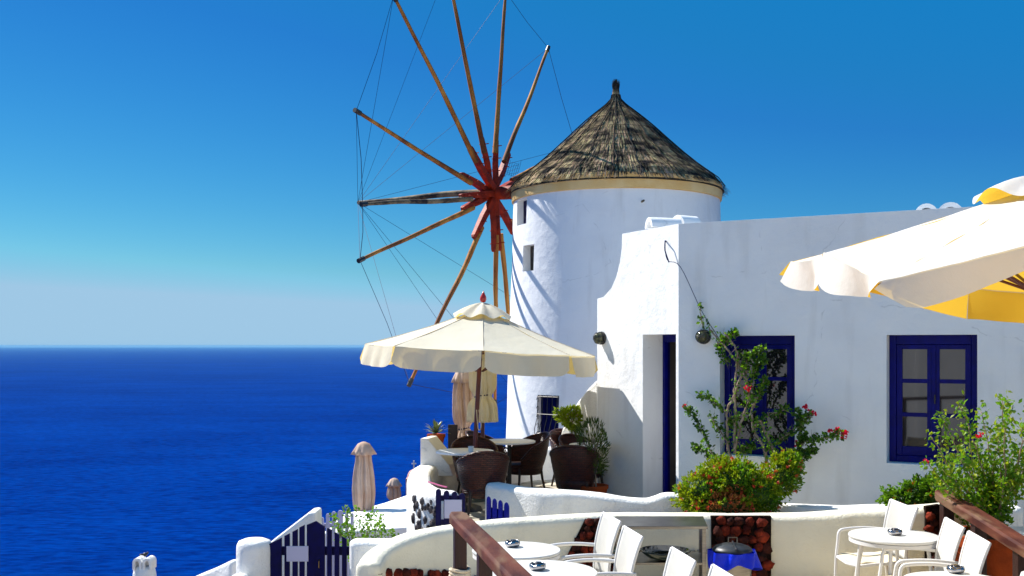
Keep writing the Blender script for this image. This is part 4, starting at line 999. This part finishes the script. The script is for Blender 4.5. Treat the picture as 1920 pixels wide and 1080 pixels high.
picket_gate('picket_gate', 'navy picket gate leaf with rounded tops and a blank pale board at the stone wall', 'gate',
    [(817, 827, 917, 917), (832, 842, 920, 920), (847, 857, 922, 922), (861, 872, 925, 925)], 11.35, -2.75, [(930, 940), (975, 985)], 'darkblue', (833, 937, 866, 972))
picket_gate('picket_gate', 'open blue picket gate leaf with rounded tops resting against the low white wall', 'gate',
    [(912, 921, 930, 930), (923, 932, 934, 934), (934, 943, 937, 937), (945, 955, 941, 941)], 11.6, -2.1, [(950, 975)], 'blue', D2=11.2)
m = picket_gate('garden_fence', 'pale arched picket fence behind the navy gate and the shrub', 'fence',
    [(590, 596, 979, 979), (600, 607, 970, 970), (611, 618, 963, 963), (622, 629, 959, 959), (633, 643, 957, 957), (647, 653, 958, 958), (657, 663, 962, 962)], 14.5, -3.9, [(982, 990)], 'sign')
# pillar, blocks, stair parapets
def solo(mb, name, label, cat, mt='plaster', **k):
    o = mb.build(name, mt, **k); tag(o, label, cat); return o
c = MB(); q = XY(477, 10.35, 0); c.lathe([(.172, -3.6), (.172, -1.98), (.168, -1.93), (.15, -1.895), (.10, -1.875), (.02, -1.868)], 40, q, rf=lambda a, z, i: 1 + .01 * noise.noise(Vector((a, z * 2, 0))))
solo(c, 'gate_pillar', 'round white plastered pillar left of the navy gate', 'pillar', 'plaster_rough', smooth=50)
sweep_ = sweep_wall([XY(672, 10.2, -1.855), XY(740, 10.2, -1.86), XY(800, 10.3, -1.9)], .26, -3.4, 3, r=.05)
solo(sweep_, 'gate_wall', 'short flat topped white wall right of the navy gate', 'wall', 'plaster_rough', smooth=60)
c = MB(); c.prism([P(500, 1022, 12.0), P(578, 962, 12.0), P(592, 960, 12.0), P(594, 1110, 12.0), P(500, 1110, 12.0)], (.0, .4, 0))
solo(c, 'stair_parapet', 'white sloping stair parapet rising behind the navy gate', 'wall', 'plaster_rough', bevel=.03)
c = sweep_wall([XY(365, 11.5, -2.50), XY(410, 11.2, -2.33), XY(446, 10.9, -2.18)], .20, -3.6, 5, r=.05)
solo(c, 'slope_wall', 'low white coping sloping up to the round pillar', 'wall', 'plaster_rough', smooth=60)
c = MB(); c.blob(XY(448, 10.1, -2.42), (.14, .2, .26), 24, 14, 3, .06); solo(c, 'plaster_mound', 'rounded white plaster hump at the foot of the pillar', 'mound', 'plaster_rough', smooth=True)
# roof of the house below, with vault
c = MB(); ri = [P(604, 1000, 19.0), P(800, 985, 19.0), P(812, 934, 23.5), P(765, 927, 24.2), P(718, 943, 23), P(640, 965, 21.5)]
c.prism([Vector((p.x, p.y, p.z)) for p in ri], (0, 0, -1.6)); 
solo(c, 'lower_house', 'flat white roof of the house below the shrub and terrace', 'house', 'plaster', bevel=.04)
# chimney
ch = thing('chimney', 'small white chimney with two arched vents at the bottom left above the sea', 'chimney', XY(271, 12, -4.2))
m = MB(); m.lathe([(.20, 0), (.135, 1.2), (.13, 1.62), (.118, 1.69), (.09, 1.72), (.01, 1.73)], 28); m.v = [Vector((v.x, v.y * .8, v.z)) for v in m.v]; m.build('stack', 'plaster_rough', ch, smooth=50)
for sx in (-1, 1):
    m = MB(); n = 10; po = []; pi = []
    for k in range(n + 1): a = math.pi * k / n; po.append((math.cos(a) * .052, .08 + math.sin(a) * .055)); pi.append((math.cos(a) * .024, .07 + math.sin(a) * .03))
    po = [(.052, 0)] + po + [(-.052, 0)]; pi = [(.024, 0)] + pi + [(-.024, 0)]; ring = po + pi[::-1]; L = len(po)
    vs = [Vector((x + sx * .055, -.09, z + 1.69)) for x, z in ring]; mm = len(vs); vs += [v + Vector((0, .18, 0)) for v in vs]; fs = [(i, (i + 1) % mm, (i + 1) % mm + mm, i + mm) for i in range(mm)]
    for k in range(L - 1): fs += [(k, k + 1, mm - 2 - k, mm - 1 - k), (k + mm, k + 1 + mm, 2 * mm - 2 - k, 2 * mm - 1 - k)]
    m.add(vs, fs); m.build('arched_vent', 'plaster_rough', ch, bevel=.006)
m = MB(); m.blob((.005, 0, 1.85), (.028, .02, .022), 10, 8, 1, .1); m.blob((.035, 0, 1.868), (.013, .012, .013), 8, 6, 1, .05); m.tube([(-.02, 0, 1.85), (-.06, 0, 1.845)], [.014, .006], 6); bo = m.build('small_bird', 'iron', None, smooth=True); bo.location = ch.location; tag(bo, 'small dark bird perched on the chimney top', 'bird')
# chapel dome with cross far below
cp = thing('chapel', 'tiny pink chapel belfry topped by a cross left of the stone parapet', 'chapel', XY(776, 36, P(0, 960, 36).z))
m = MB(); m.box((0, 0, .55), (.5, .5, 1.2)); m.build('wall', 'pinkdome', cp); m = MB(); m.lathe([(.22, 1.15), (.21, 1.27), (.15, 1.38), (.05, 1.44)], 20); m.build('dome', 'pinkdome', cp, smooth=50)
m = MB(); m.box((0, 0, 1.6), (.045, .04, .28)); m.box((0, 0, 1.63), (.16, .038, .04)); m.build('cross', 'whitealu', cp)

# shrub behind the gate
def leafy(name, label, cat, base, stems, leafm, n, L, W, jitter=.08, stemr=.008, flowers=None, fm=None, fl=.035, world=True, clump=1):
    t = thing(name, label, cat, base); b = Vector(base); sm = MB(); lm = MB(); allp = []
    for s_ in stems:
        pts = branch(s_, 6, .012); N = len(pts); sm.tube(pts, [max(.0025, stemr * (1 - .75 * i / N)) for i in range(N)], 6); allp.append(pts)
    sm.build('stems', 'stem', t, world=True, smooth=True)
    for k in range(n):
        pts = random.choice(allp); i = random.randint(min(2, len(pts) - 2), len(pts) - 1); p = pts[i] + rnd() * jitter * (1.1 - .6 * i / len(pts))
        leaf(lm, p, rnd() + Vector((0, 0, .3)), L * random.uniform(.6, 1.25), W * random.uniform(.8, 1.1))
    lm.build('foliage', leafm, t, world=True, fix=False, kind='stuff')
    if flowers:
        fb = MB()
        for q, cnt, sp in flowers:
            for k in range(cnt):
                c_ = Vector(q) + rnd() * sp
                for j in range(4): leaf(fb, c_, rnd(), fl, fl * .8)
        fb.build('blossoms', fm, t, world=True, fix=False, kind='stuff')
    return t
random.seed(31)
b = XY(680, 12.5, -2.65); st = []
for px, py in ((628, 962), (650, 975), (632, 985), (668, 945), (690, 960), (702, 948), (712, 962), (690, 985), (735, 990), (720, 985), (660, 990), (648, 945), (716, 975), (742, 998), (640, 1000), (675, 970)):
    e = P(px, py + 8, 12.5 + random.uniform(-.25, .25)); st.append([b, b.lerp(e, .5) + rnd() * .06, e])
leafy('green_shrub', 'light green shrub with small round leaves behind the navy gate', 'shrub', b, st, 'leaf', 1500, .045, .032, .085)

# ================================================================== PLANTS BY THE HOUSE
random.seed(41)
# flowering bush: yellow-green mound with coral blossoms
def mound(name, label, base, blobs, n, lm1, lm2, fm, nf, L=.035, W=.018, dry=None):
    t = thing(name, label, 'bush', base); a_, b_, f_, d_ = MB(), MB(), MB(), MB(); core = MB()
    tot = sum(r[0] * r[2] for c, r in blobs)
    for bi, (c, r) in enumerate(blobs):
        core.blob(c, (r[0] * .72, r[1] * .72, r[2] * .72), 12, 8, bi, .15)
        for k in range(int(n * r[0] * r[2] / tot)):
            v = rnd().normalized(); rr = random.uniform(.75, 1.05) + .42 * noise.noise(Vector((v.x * 3.4 + bi * 5, v.y * 3.4, v.z * 3.4)))
            p = c + Vector((v.x * r[0], v.y * r[1], v.z * r[2])) * rr
            m_ = a_ if noise.noise(p * 6) + .55 * (v.x * -.5 + v.z * .6) + random.uniform(-.35, .35) > -.02 else b_  # paler leaves favour the sunward upper left, sunlight put into the leaf colour
            if dry and (p - dry[0]).length < dry[1]: m_ = d_
            for j in range(2): leaf(m_, p, v + rnd() * .7 + Vector((0, 0, .5)), L * random.uniform(.7, 1.3), W)
        for k in range(int(170 * r[0] * r[2] / tot)):   # loose sprigs breaking the outline
            v = rnd().normalized(); v.z = abs(v.z) if random.random() < .75 else v.z; o0 = c + Vector((v.x * r[0], v.y * r[1], v.z * r[2])) * .9; dd = (v + rnd() * .5).normalized(); ln = random.uniform(.04, .12)
            m_ = a_ if random.random() < .65 else b_
            for j in range(18): leaf(m_, o0 + dd * ln * j / 17 + rnd() * .012, dd + rnd() * 1.1, L * random.uniform(.8, 1.3), W * 1.2)
        for k in range(int(nf * r[0] * r[2] / tot)):
            v = rnd().normalized(); p = c + Vector((v.x * r[0], v.y * r[1], v.z * r[2])) * 1.03
            for j in range(12): leaf(f_, p + rnd() * .018, v + rnd() * .8, .026, .018)
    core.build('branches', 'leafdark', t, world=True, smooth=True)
    a_.build('foliage', lm1, t, world=True, fix=False, kind='stuff'); b_.build('foliage', lm2, t, world=True, fix=False, kind='stuff'); f_.build('blossoms', fm, t, world=True, fix=False, kind='stuff')
    if dry: d_.build('dry_twigs', 'dryleaf', t, world=True, fix=False, kind='stuff')
Db = 11.25
bl = [(P(1320, 925, Db), (.26, .2, .20)), (P(1375, 905, Db), (.26, .2, .24)), (P(1420, 925, Db), (.26, .2, .22)), (P(1300, 940, Db), (.15, .15, .12)), (P(1355, 950, Db - .15), (.3, .14, .14)), (P(1465, 895, Db + .1), (.2, .15, .2)), (P(1478, 870, Db + .15), (.13, .12, .13)), (P(1350, 890, Db + .1), (.18, .15, .16))]
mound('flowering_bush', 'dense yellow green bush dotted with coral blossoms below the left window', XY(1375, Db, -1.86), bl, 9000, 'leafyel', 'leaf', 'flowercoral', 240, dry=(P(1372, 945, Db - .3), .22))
bl2 = [(P(1690, 940, 11.0), (.16, .12, .10)), (P(1725, 932, 11.0), (.16, .12, .15)), (P(1760, 930, 10.9), (.16, .12, .16))]
mound('flowering_bush', 'low dark green bush with orange flowers under the right window', XY(1715, 11.0, -1.86), bl2, 1800, 'leaf', 'leafdark', 'flowerorange', 46)

# bougainvillea climbing over the left window
random.seed(52)
def Q(px, py, i=0.): # a point in front of wall B
    s_ = (px - 960) / F; # solve on wall plane offset i outwards
    o_ = C0 - inB * i; t_ = (s_ * o_.y - o_.x) / (dB.x - s_ * dB.y); p = o_ + dB * t_; p.z = -(py - 648) / F * p.y; return p
bb = Q(1410, 905, .35)
trunks = [[Q(1465, 880, .30), Q(1440, 820, .3), Q(1425, 790, .28), Q(1415, 800, .28)],
          [Q(1470, 875, .28), Q(1452, 845, .28), Q(1436, 815, .25), Q(1425, 790, .24)],
          [Q(1437, 870, .3), Q(1432, 840, .3), Q(1413, 805, .28), Q(1409, 770, .26), Q(1416, 755, .26), Q(1418, 745, .26)],
          [Q(1370, 860, .3), Q(1364, 820, .28), Q(1364, 770, .25), Q(1375, 745, .22), Q(1380, 700, .2), Q(1380, 655, .2), Q(1358, 625, .18)],
          [Q(1377, 850, .3), Q(1385, 810, .28), Q(1398, 765, .25), Q(1405, 745, .24)],
          [Q(1378, 845, .28), Q(1378, 790, .25), Q(1380, 730, .22), Q(1390, 700, .2), Q(1368, 660, .18), Q(1345, 635, .15), Q(1330, 615, .12)],
          [Q(1405, 745, .24), Q(1400, 715, .24), Q(1390, 690, .2), Q(1382, 668, .2)]]
twigs = [[Q(1345, 870, .35), Q(1325, 830, .35), Q(1310, 795, .32), Q(1296, 772, .3), Q(1284, 762, .3)],
         [Q(1342, 860, .3), Q(1318, 845, .3), Q(1300, 838, .3)],
         [Q(1366, 835, .3), Q(1352, 810, .3), Q(1338, 790, .28), Q(1335, 782, .28)],
         [Q(1364, 775, .25), Q(1345, 760, .25), Q(1325, 745, .22), Q(1312, 740, .2)],
         [Q(1418, 750, .26), Q(1425, 735, .26), Q(1432, 720, .26), Q(1436, 715, .26)],
         [Q(1405, 740, .24), Q(1415, 700, .24), Q(1425, 680, .24), Q(1434, 676, .24)],
         [Q(1400, 700, .24), Q(1400, 675, .24), Q(1418, 662, .24), Q(1428, 655, .24)],
         [Q(1345, 635, .15), Q(1360, 640, .15), Q(1375, 628, .15), Q(1380, 620, .15)],
         [Q(1345, 640, .15), Q(1352, 660, .15), Q(1365, 680, .15)],
         [Q(1318, 615, .1), Q(1314, 590, .1), Q(1311, 568, .1)],
         [Q(1412, 800, .26), Q(1440, 780, .26), Q(1470, 768, .26), Q(1475, 765, .26)],
         [Q(1436, 850, .26), Q(1460, 825, .26), Q(1490, 808, .26)],
         [Q(1490, 880, .35), Q(1500, 845, .33), Q(1503, 820, .3), Q(1497, 795, .3), Q(1495, 768, .3)],
         [Q(1500, 840, .33), Q(1512, 825, .3), Q(1540, 822, .3), Q(1565, 818, .3), Q(1580, 812, .3)],
         [Q(1497, 800, .3), Q(1510, 788, .3), Q(1518, 770, .3)],
         [Q(1500, 860, .33), Q(1515, 850, .33), Q(1530, 840, .3)],
         [Q(1385, 850, .3), Q(1400, 840, .3), Q(1412, 835, .3)],
         [Q(1380, 800, .25), Q(1372, 790, .25), Q(1395, 780, .25)]]
bg_ = thing('bougainvillea', 'tall straggly bougainvillea with bare twisted stems and red bracts over the left window', 'climbing plant', bb)
sm = MB(); 
for s_ in trunks: 
    pts = branch(s_, 6, .012); sm.tube(pts, [max(.007, .019 - .010 * i / len(pts)) for i in range(len(pts))], 7)
tw2 = []
for s_ in twigs:
    pts = branch(s_, 6, .01); sm.tube(pts, [max(.003, .009 - .007 * i / len(pts)) for i in range(len(pts))], 5); tw2.append(pts)
for k in range(120):
    pts = random.choice(tw2 + [branch(trunks[i], 4, .01) for i in (3, 5, 6)]); p = random.choice(pts); sm.tube([p, p + rnd() * .07, p + rnd() * .12], [.003, .0025, .001], 4)
sm.build('stems', 'stem', bg_, world=True, smooth=True)
la, lb_ = MB(), MB()
dens = [60, 40, 24, 36, 50, 70, 80, 36, 30, 8, 30, 30, 90, 60, 30, 60, 40, 30]
for pts, n_ in zip(tw2, dens):
    for k in range(n_ * 3):
        i = random.uniform(.15, 1) * (len(pts) - 1); p = pts[int(i)] + rnd() * .05; leaf(la if random.random() < .5 else lb_, p, rnd() + Vector((0, 0, .2)), random.uniform(.035, .065), .038)
for s_ in trunks:
    pts = branch(s_, 6, .01)
    for k in range(90): p = random.choice(pts) + rnd() * .07; leaf(la, p, rnd(), random.uniform(.025, .05), .028)
la.build('foliage', 'leaf', bg_, world=True, fix=False, kind='stuff'); lb_.build('foliage', 'leafdark', bg_, world=True, fix=False, kind='stuff')
fb = MB()
for (px, py, n_, sp) in ((1511, 766, 5, .03), (1526, 777, 4, .02), (1557, 806, 4, .02), (1570, 806, 4, .03), (1583, 810, 5, .03), (1583, 820, 3, .02), (1403, 728, 5, .03), (1284, 762, 3, .015), (1495, 832, 2, .02)):
    for k in range(n_):
        c_ = Q(px, py, .3) + rnd() * sp
        for j in range(4): leaf(fb, c_, rnd(), .036, .032)
fb.build('bracts', 'flower', bg_, world=True, fix=False, kind='stuff')

# big shrub in the square planter at the right, behind the handrail
random.seed(61)
Dr = 9.75; b = XY(1865, Dr, -1.66); st = []
for px, py in ((1745, 815), (1762, 780), (1800, 760), (1838, 770), (1880, 745), (1900, 760), (1918, 800), (1776, 860), (1740, 872), (1790, 900), (1760, 905), (1830, 830), (1870, 800), (1900, 850), (1930, 780), (1850, 870), (1800, 950), (1780, 935), (1880, 905), (1815, 800), (1920, 880), (1940, 850), (1850, 905), (1935, 890), (1800, 860), (1950, 800), (1880, 880), (1765, 880), (1835, 900)):
    e = P(px, py, Dr + random.uniform(-.32, .3)); st.append([b + rnd() * .09, b.lerp(e, .45) + rnd() * .09, e])
t = leafy('leafy_shrub', 'tall leafy green shrub with thin twigs and a few red buds behind the right handrail', 'shrub', b, st, 'leaf', 3300, .055, .033, .11, .011,
      flowers=[(P(1838, 815, Dr - .1), 3, .015), (P(1737, 865, Dr), 2, .01), (P(1790, 868, Dr), 1, .01)], fm='flower', fl=.035)
lm = MB()
for s_ in st:
    pts = crom(s_, 6)
    for k in range(44): i = random.randint(5, len(pts) - 1); leaf(lm, pts[i] + rnd() * .10, rnd() + Vector((0, 0, .4)), random.uniform(.035, .06), .032)
lm.build('foliage', 'leafyel', t, world=True, fix=False, kind='stuff')
pz = thing('terracotta_planter', 'large orange terracotta planter below the tall shrub behind the right handrail', 'planter', XY(1858, 9.45, LZ))
m = MB(); m.lathe([(.27, 0), (.33, .35), (.36, .62), (.385, .62), (.385, .71), (.34, .71), (.33, .66), (.02, .65)], 40); m.build('pot', 'terracotta', pz, smooth=40)
m = MB(); m.lathe([(.33, .665), (.01, .68)], 30); m.build('soil', 'soil', pz)

# ================================================================== LOWER TERRACE FURNITURE
def white_table(px, D, r, label):
    t = thing('marble_table', label, 'table', XY(px, D, LZ)); h = .72
    m = MB(); m.lathe([(r - .02, h - .028), (r - .004, h - .024), (r, h - .012), (r - .004, h - .002), (r - .015, h)], 64); m.build('tabletop', 'marble', t, smooth=35)
    m = MB(); m.lathe([(r - .012, h - .062), (r - .006, h - .06), (r - .006, h - .030), (r - .012, h - .029)], 64); m.build('rim', 'whitealu', t, smooth=35)
    for k in range(4):
        a = math.pi / 4 + k * math.pi / 2 + .35; l = MB(); l.tube([(math.cos(a) * r * .72, math.sin(a) * r * .72, h - .06), (math.cos(a) * r * .92, math.sin(a) * r * .92, 0)], .016, 10); l.build('leg', 'whitealu', t, smooth=60)
    return t
white_table(1676, 9.3, .382, 'round marble table in front of the long cream wall beside the right handrail')
white_table(968, 8.65, .36, 'farther of the two round marble tables behind the left handrail')
white_table(1010, 7.8, .43, 'nearer of the two round marble tables behind the left handrail')
white_table(1796, 7.45, .37, 'round white marble table at the bottom right corner')
white_table(1950, 9.35, .40, 'round marble table cut by the right edge beside the tall shrub')
def ashtray(px, py, D, label):
    t = thing('ashtray', label, 'ashtray', XY(px, D, LZ + .72)); s = .062
    m = MB(); m.lathe([(.035, 0), (.055, .008), (.064, .024), (.060, .044), (.050, .052), (.047, .046), (.052, .036), (.048, .018), (.01, .014)], 32, rf=lambda a, z, i: 1 if i not in (4, 5) else 1 + .0 * a)
    for v in m.v:
        a = math.atan2(v.y, v.x)
        if v.z > .043 and math.cos(3 * a) > .9: v.z -= .010
    m.build('bowl', 'chrome', t, smooth=True)
ashtray(1678, 990, 9.3, 'polished steel ashtray on the marble table by the cream wall')
ashtray(961, 1019, 8.75, 'polished steel ashtray on the farther table behind the left handrail')
ashtray(1008, 1064, 7.85, 'polished steel ashtray on the nearer table behind the left handrail')
ashtray(1792, 1070, 7.75, 'polished steel ashtray on the bottom right marble table')
def white_chair(label):
    t = thing('white_armchair', label, 'chair'); w_ = .27
    def bf(u, v):   # backrest sheet; chair faces +X; u across, v up
        y = (u - .5) * 2 * (w_ - .045 * (1 - v) + .0); cv = (abs(u - .5) * 2) ** 2
        return Vector((-.22 - .10 * v - .055 * (1 - cv) + .03 * math.sin(v * 3), y, .44 + .47 * v + .03 * cv * v * v))
    m = MB(); m.grid(bf, 16, 14); bk = m.build('backrest', 'mesh', t, smooth=True, solid=.014)
    for u in (0, 1):
        fr = MB(); fr.tube([bf(u, v / 12) for v in range(13)], .014, 8); fr.build('back_frame', 'whitealu', bk, smooth=True)
    m = MB(); m.tube([bf(u / 12, 1) for u in range(13)], .010, 8); m.build('top_rail', 'whitealu', bk, smooth=True)
    m = MB()
    def sf(u, v): return Vector((.24 - .46 * v, (u - .5) * .46, .445 - .012 * math.sin(u * math.pi) - .02 * math.sin(v * math.pi) - (.03 * (1 - v / .15) if v < .15 else 0)))
    m.grid(sf, 10, 12); m.build('seat', 'seatcream', t, smooth=True, solid=.028)
    m = MB()
    for sy in (-1, 1): m.tube(crom([(.25, sy * .235, .41), (.0, sy * .24, .43), (-.235, sy * .24, .425)], 4), .016, 8)
    m.tube([(.25, -.235, .41), (.262, 0, .395), (.25, .235, .41)], .015, 8); m.tube([(-.235, -.24, .425), (-.235, .24, .425)], .014, 8); m.build('seat_frame', 'whitealu', t, smooth=True)
    for sy in (-1, 1):
        a = MB(); a.tube(crom([(-.27, sy * .262, .655), (-.05, sy * .275, .672), (.14, sy * .275, .665), (.215, sy * .272, .64), (.235, sy * .262, .54), (.255, sy * .25, .42)], 5), [.016] * 26, 8); a.build('armrest', 'whitealu', t, smooth=True)
        l = MB(); l.tube([(.255, sy * .25, .43), (.275, sy * .25, 0)], .016, 8); l.build('leg', 'whitealu', t, smooth=60)
        l = MB(); l.tube([bf(0 if sy < 0 else 1, .1), (-.24, sy * .24, .40), (-.30, sy * .25, 0)], .016, 8); l.build('leg', 'whitealu', t, smooth=60)
    return t
wch = white_chair('farthest white armchair behind the left marble tables, in front of the lava stones')
f0 = math.atan2(-.13, -.99)
WC = [(wch, 1082, 8.95, f0 + .06, None),
      (None, 1116, 8.25, f0 + .03, 'middle white armchair of the row right of the left marble tables'),
      (None, 1202, 7.35, f0 + .02, 'nearest white armchair of the row in front of the steel side table'),
      (None, 1275, 6.75, f0, 'white armchair of which only a tip shows at the bottom edge below the bin'),
      (None, 1636, 9.75, f0 - .02, 'white armchair facing us with cream seat, between the marble table and the cream wall'),
      (None, 1718, 8.75, f0 - .26, 'white armchair right of the marble table, next to the first handrail post'),
      (None, 1758, 8.1, f0 - .26, 'white armchair pushed to the bottom right marble table, in front of the terracotta planter'),
      (None, 1850, 6.6, f0 - .26, 'white armchair of which only a tip shows at the bottom right corner')]
for o_, px, D, rz_, lb in WC:
    o_ = o_ or copytree(wch); o_.location = XY(px, D, LZ); o_.rotation_euler = (0, 0, rz_); o_.scale = (.95, .95, .98); o_['group'] = 'white armchairs on the lower terrace'
    if lb: o_['label'] = lb

# steel side table with dark bowls
stt = thing('side_table', 'grey steel side table with shelves against the cream wall behind the white chairs', 'table', XY(1240, 10.1, LZ))
zt = P(0, 978, 10.1).z
m = MB(); xa, xb = XY(1148, 10.1).x, XY(1318, 10.1).x; m.prism([(xa, 9.85, zt - .03), (xb, 9.85, zt - .03), (xb + .06, 10.42, zt - .03), (xa + .06, 10.42, zt - .03)], (0, 0, .03)); m.build('top', 'steel', stt, world=True, bevel=.004)
for x, y in ((xa + .03, 9.88), (xb - .03, 9.88), (xa + .08, 10.38), (xb + .03, 10.38)):
    m = MB(); m.box((x, y, (zt - .031 + LZ) / 2), (.035, .035, zt - .031 - LZ)); m.build('leg', 'steel', stt, world=True)
for z in (-2.03,):
    m = MB(); m.prism([(xa + .02, 9.87, z), (xb - .02, 9.87, z), (xb + .04, 10.39, z), (xa + .08, 10.39, z)], (0, 0, .02)); m.build('shelf', 'steel', stt, world=True)
for px, D, z, r_, lb in ((1170, 10.05, -1.87, .17, 'dark glass bowl under the steel side table top behind the white chairs'), (1247, 10.0, -2.008, .24, 'wide black bowl on the shelf of the steel side table')):
    if px == 1170: z = -2.008
    m = MB(); m.lathe([(.06, 0), (r_ * .7, .03), (r_, .09), (r_ * .97, .095), (r_ * .66, .04), (.02, .02)], 32, XY(px, D, z)); o = m.build('bowl', 'darkglass', smooth=True); tag(o, lb, 'bowl')

# bin with blue liner
bn = thing('waste_bin', 'steel pedal bin with blue liner bag and black lid in front of the lava stones', 'bin', XY(1373, 9.8, LZ))
m = MB(); m.lathe([(.155, 0), (.165, .02), (.175, .44), (.17, .44)], 40); m.build('body', 'steel', bn, smooth=40)
m = MB()
def bag(u, v):
    a = u * 2 * math.pi; r = .204 + .012 * v * noise.noise(Vector((math.cos(a) * 2, math.sin(a) * 2, 1))) * 2 + .02 * math.sin(a * 7 + 2 * v); r += .055 * v * max(0, math.cos(a)) ** 6
    return Vector((r * math.cos(a), r * math.sin(a), .49 - v * (.15 + .035 * math.sin(a * 2 + 1) + .015 * math.sin(a * 5))))
m.grid(bag, 72, 8); m.build('liner_bag', 'bluebag', bn, smooth=True)
m = MB(); m.lathe([(.175, .482), (.184, .49), (.180, .503), (.155, .526), (.10, .545), (.02, .555)], 40); lid = m.build('lid', 'blackplastic', bn, smooth=True)
m = MB(); m.tube([(-.04, -.02, .56), (-.04, -.02, .61), (.04, -.02, .61), (.04, -.02, .56)], .006, 6); m.box((0, -.09, .555), (.012, .17, .006), mtx=Matrix.Rotation(R(14), 4, 'X')); m.build('handle', 'steel', lid)

# handrails
def handrail(pa, pb, posts, label, w_=.105, h_=.055, pw=.068):
    t = thing('handrail', label, 'handrail', Vector((pa.x, pa.y, LZ))); d = (pb - pa).normalized(); s = Vector((d.y, -d.x, 0)).normalized(); u = s.cross(d)
    m = MB(); L = (pb - pa).length; secs = []
    N = 24
    for i in range(N + 1):
        x = i / N * L; k = min(1, (x + .004) / .06); kk = .55 + .45 * math.sqrt(max(0, 1 - (1 - k) ** 2))
        c_ = pa + d * x + s * noise.noise(Vector((x * 1.5, 0, 0))) * .004; ring = []
        for (a_, b_) in ((-1, -1), (-1, .55), (-.78, 1), (.78, 1), (1, .55), (1, -1)): ring.append(c_ + s * a_ * w_ / 2 * kk + Vector((0, 0, 1)) * b_ * h_ / 2 * (.6 + .4 * kk))
        secs.append(ring)
    vs = [v for r_ in secs for v in r_]; fs = [(i * 6 + j, i * 6 + (j + 1) % 6, (i + 1) * 6 + (j + 1) % 6, (i + 1) * 6 + j) for i in range(N) for j in range(6)]; fs += [tuple(range(6)), tuple(N * 6 + j for j in range(6))]
    m.add(vs, fs); m.build('rail', 'rail', t, world=True, bevel=.004)
    for x, rope in posts:
        q = pa + d * x; p = MB(); p.box((q.x, q.y, (q.z - h_ / 2 + LZ) / 2), (pw, pw, q.z - h_ / 2 - LZ), math.atan2(d.y, d.x)); po = p.build('post', 'railpost', t, world=True, bevel=.006)
        if rope:
            r_ = MB()
            for k in range(4): z = rope - .018 * k; r_.tube([(q.x + pw * .78 * math.cos(a), q.y + pw * .78 * math.sin(a), z + .004 * math.sin(a * 2 + k)) for a in [2 * math.pi * j / 16 for j in range(17)]], .010, 6, caps=False)
            r_.build('rope_lashing', 'rope', po, world=True)
handrail(P(856, 967, 6.0), P(1010, 1125, 3.95), [(.13, P(0, 1066, 5.9).z), (.92, None), (1.8, None)], 'dark red wooden handrail at the bottom centre, rope lashed round its first post')
handrail(P(1764, 926, 9.9), P(1990, 1068, 7.7), [(.14, P(0, 1018, 9.8).z), (.82, None), (1.6, None), (2.2, None)], 'brown weathered wooden handrail on posts at the right, in front of the tall shrub', .16, .085, .10)
# red cord lying on the parapet
m = MB(); m.tube(crom([XY(803, 12.4, -1.585), XY(812, 12.2, -1.575), XY(825, 12.0, -1.575), XY(838, 11.9, -1.58)], 4), .009, 6); o = m.build('cord', 'purple'); tag(o, 'short magenta cord lying on top of the curved parapet', 'cord')
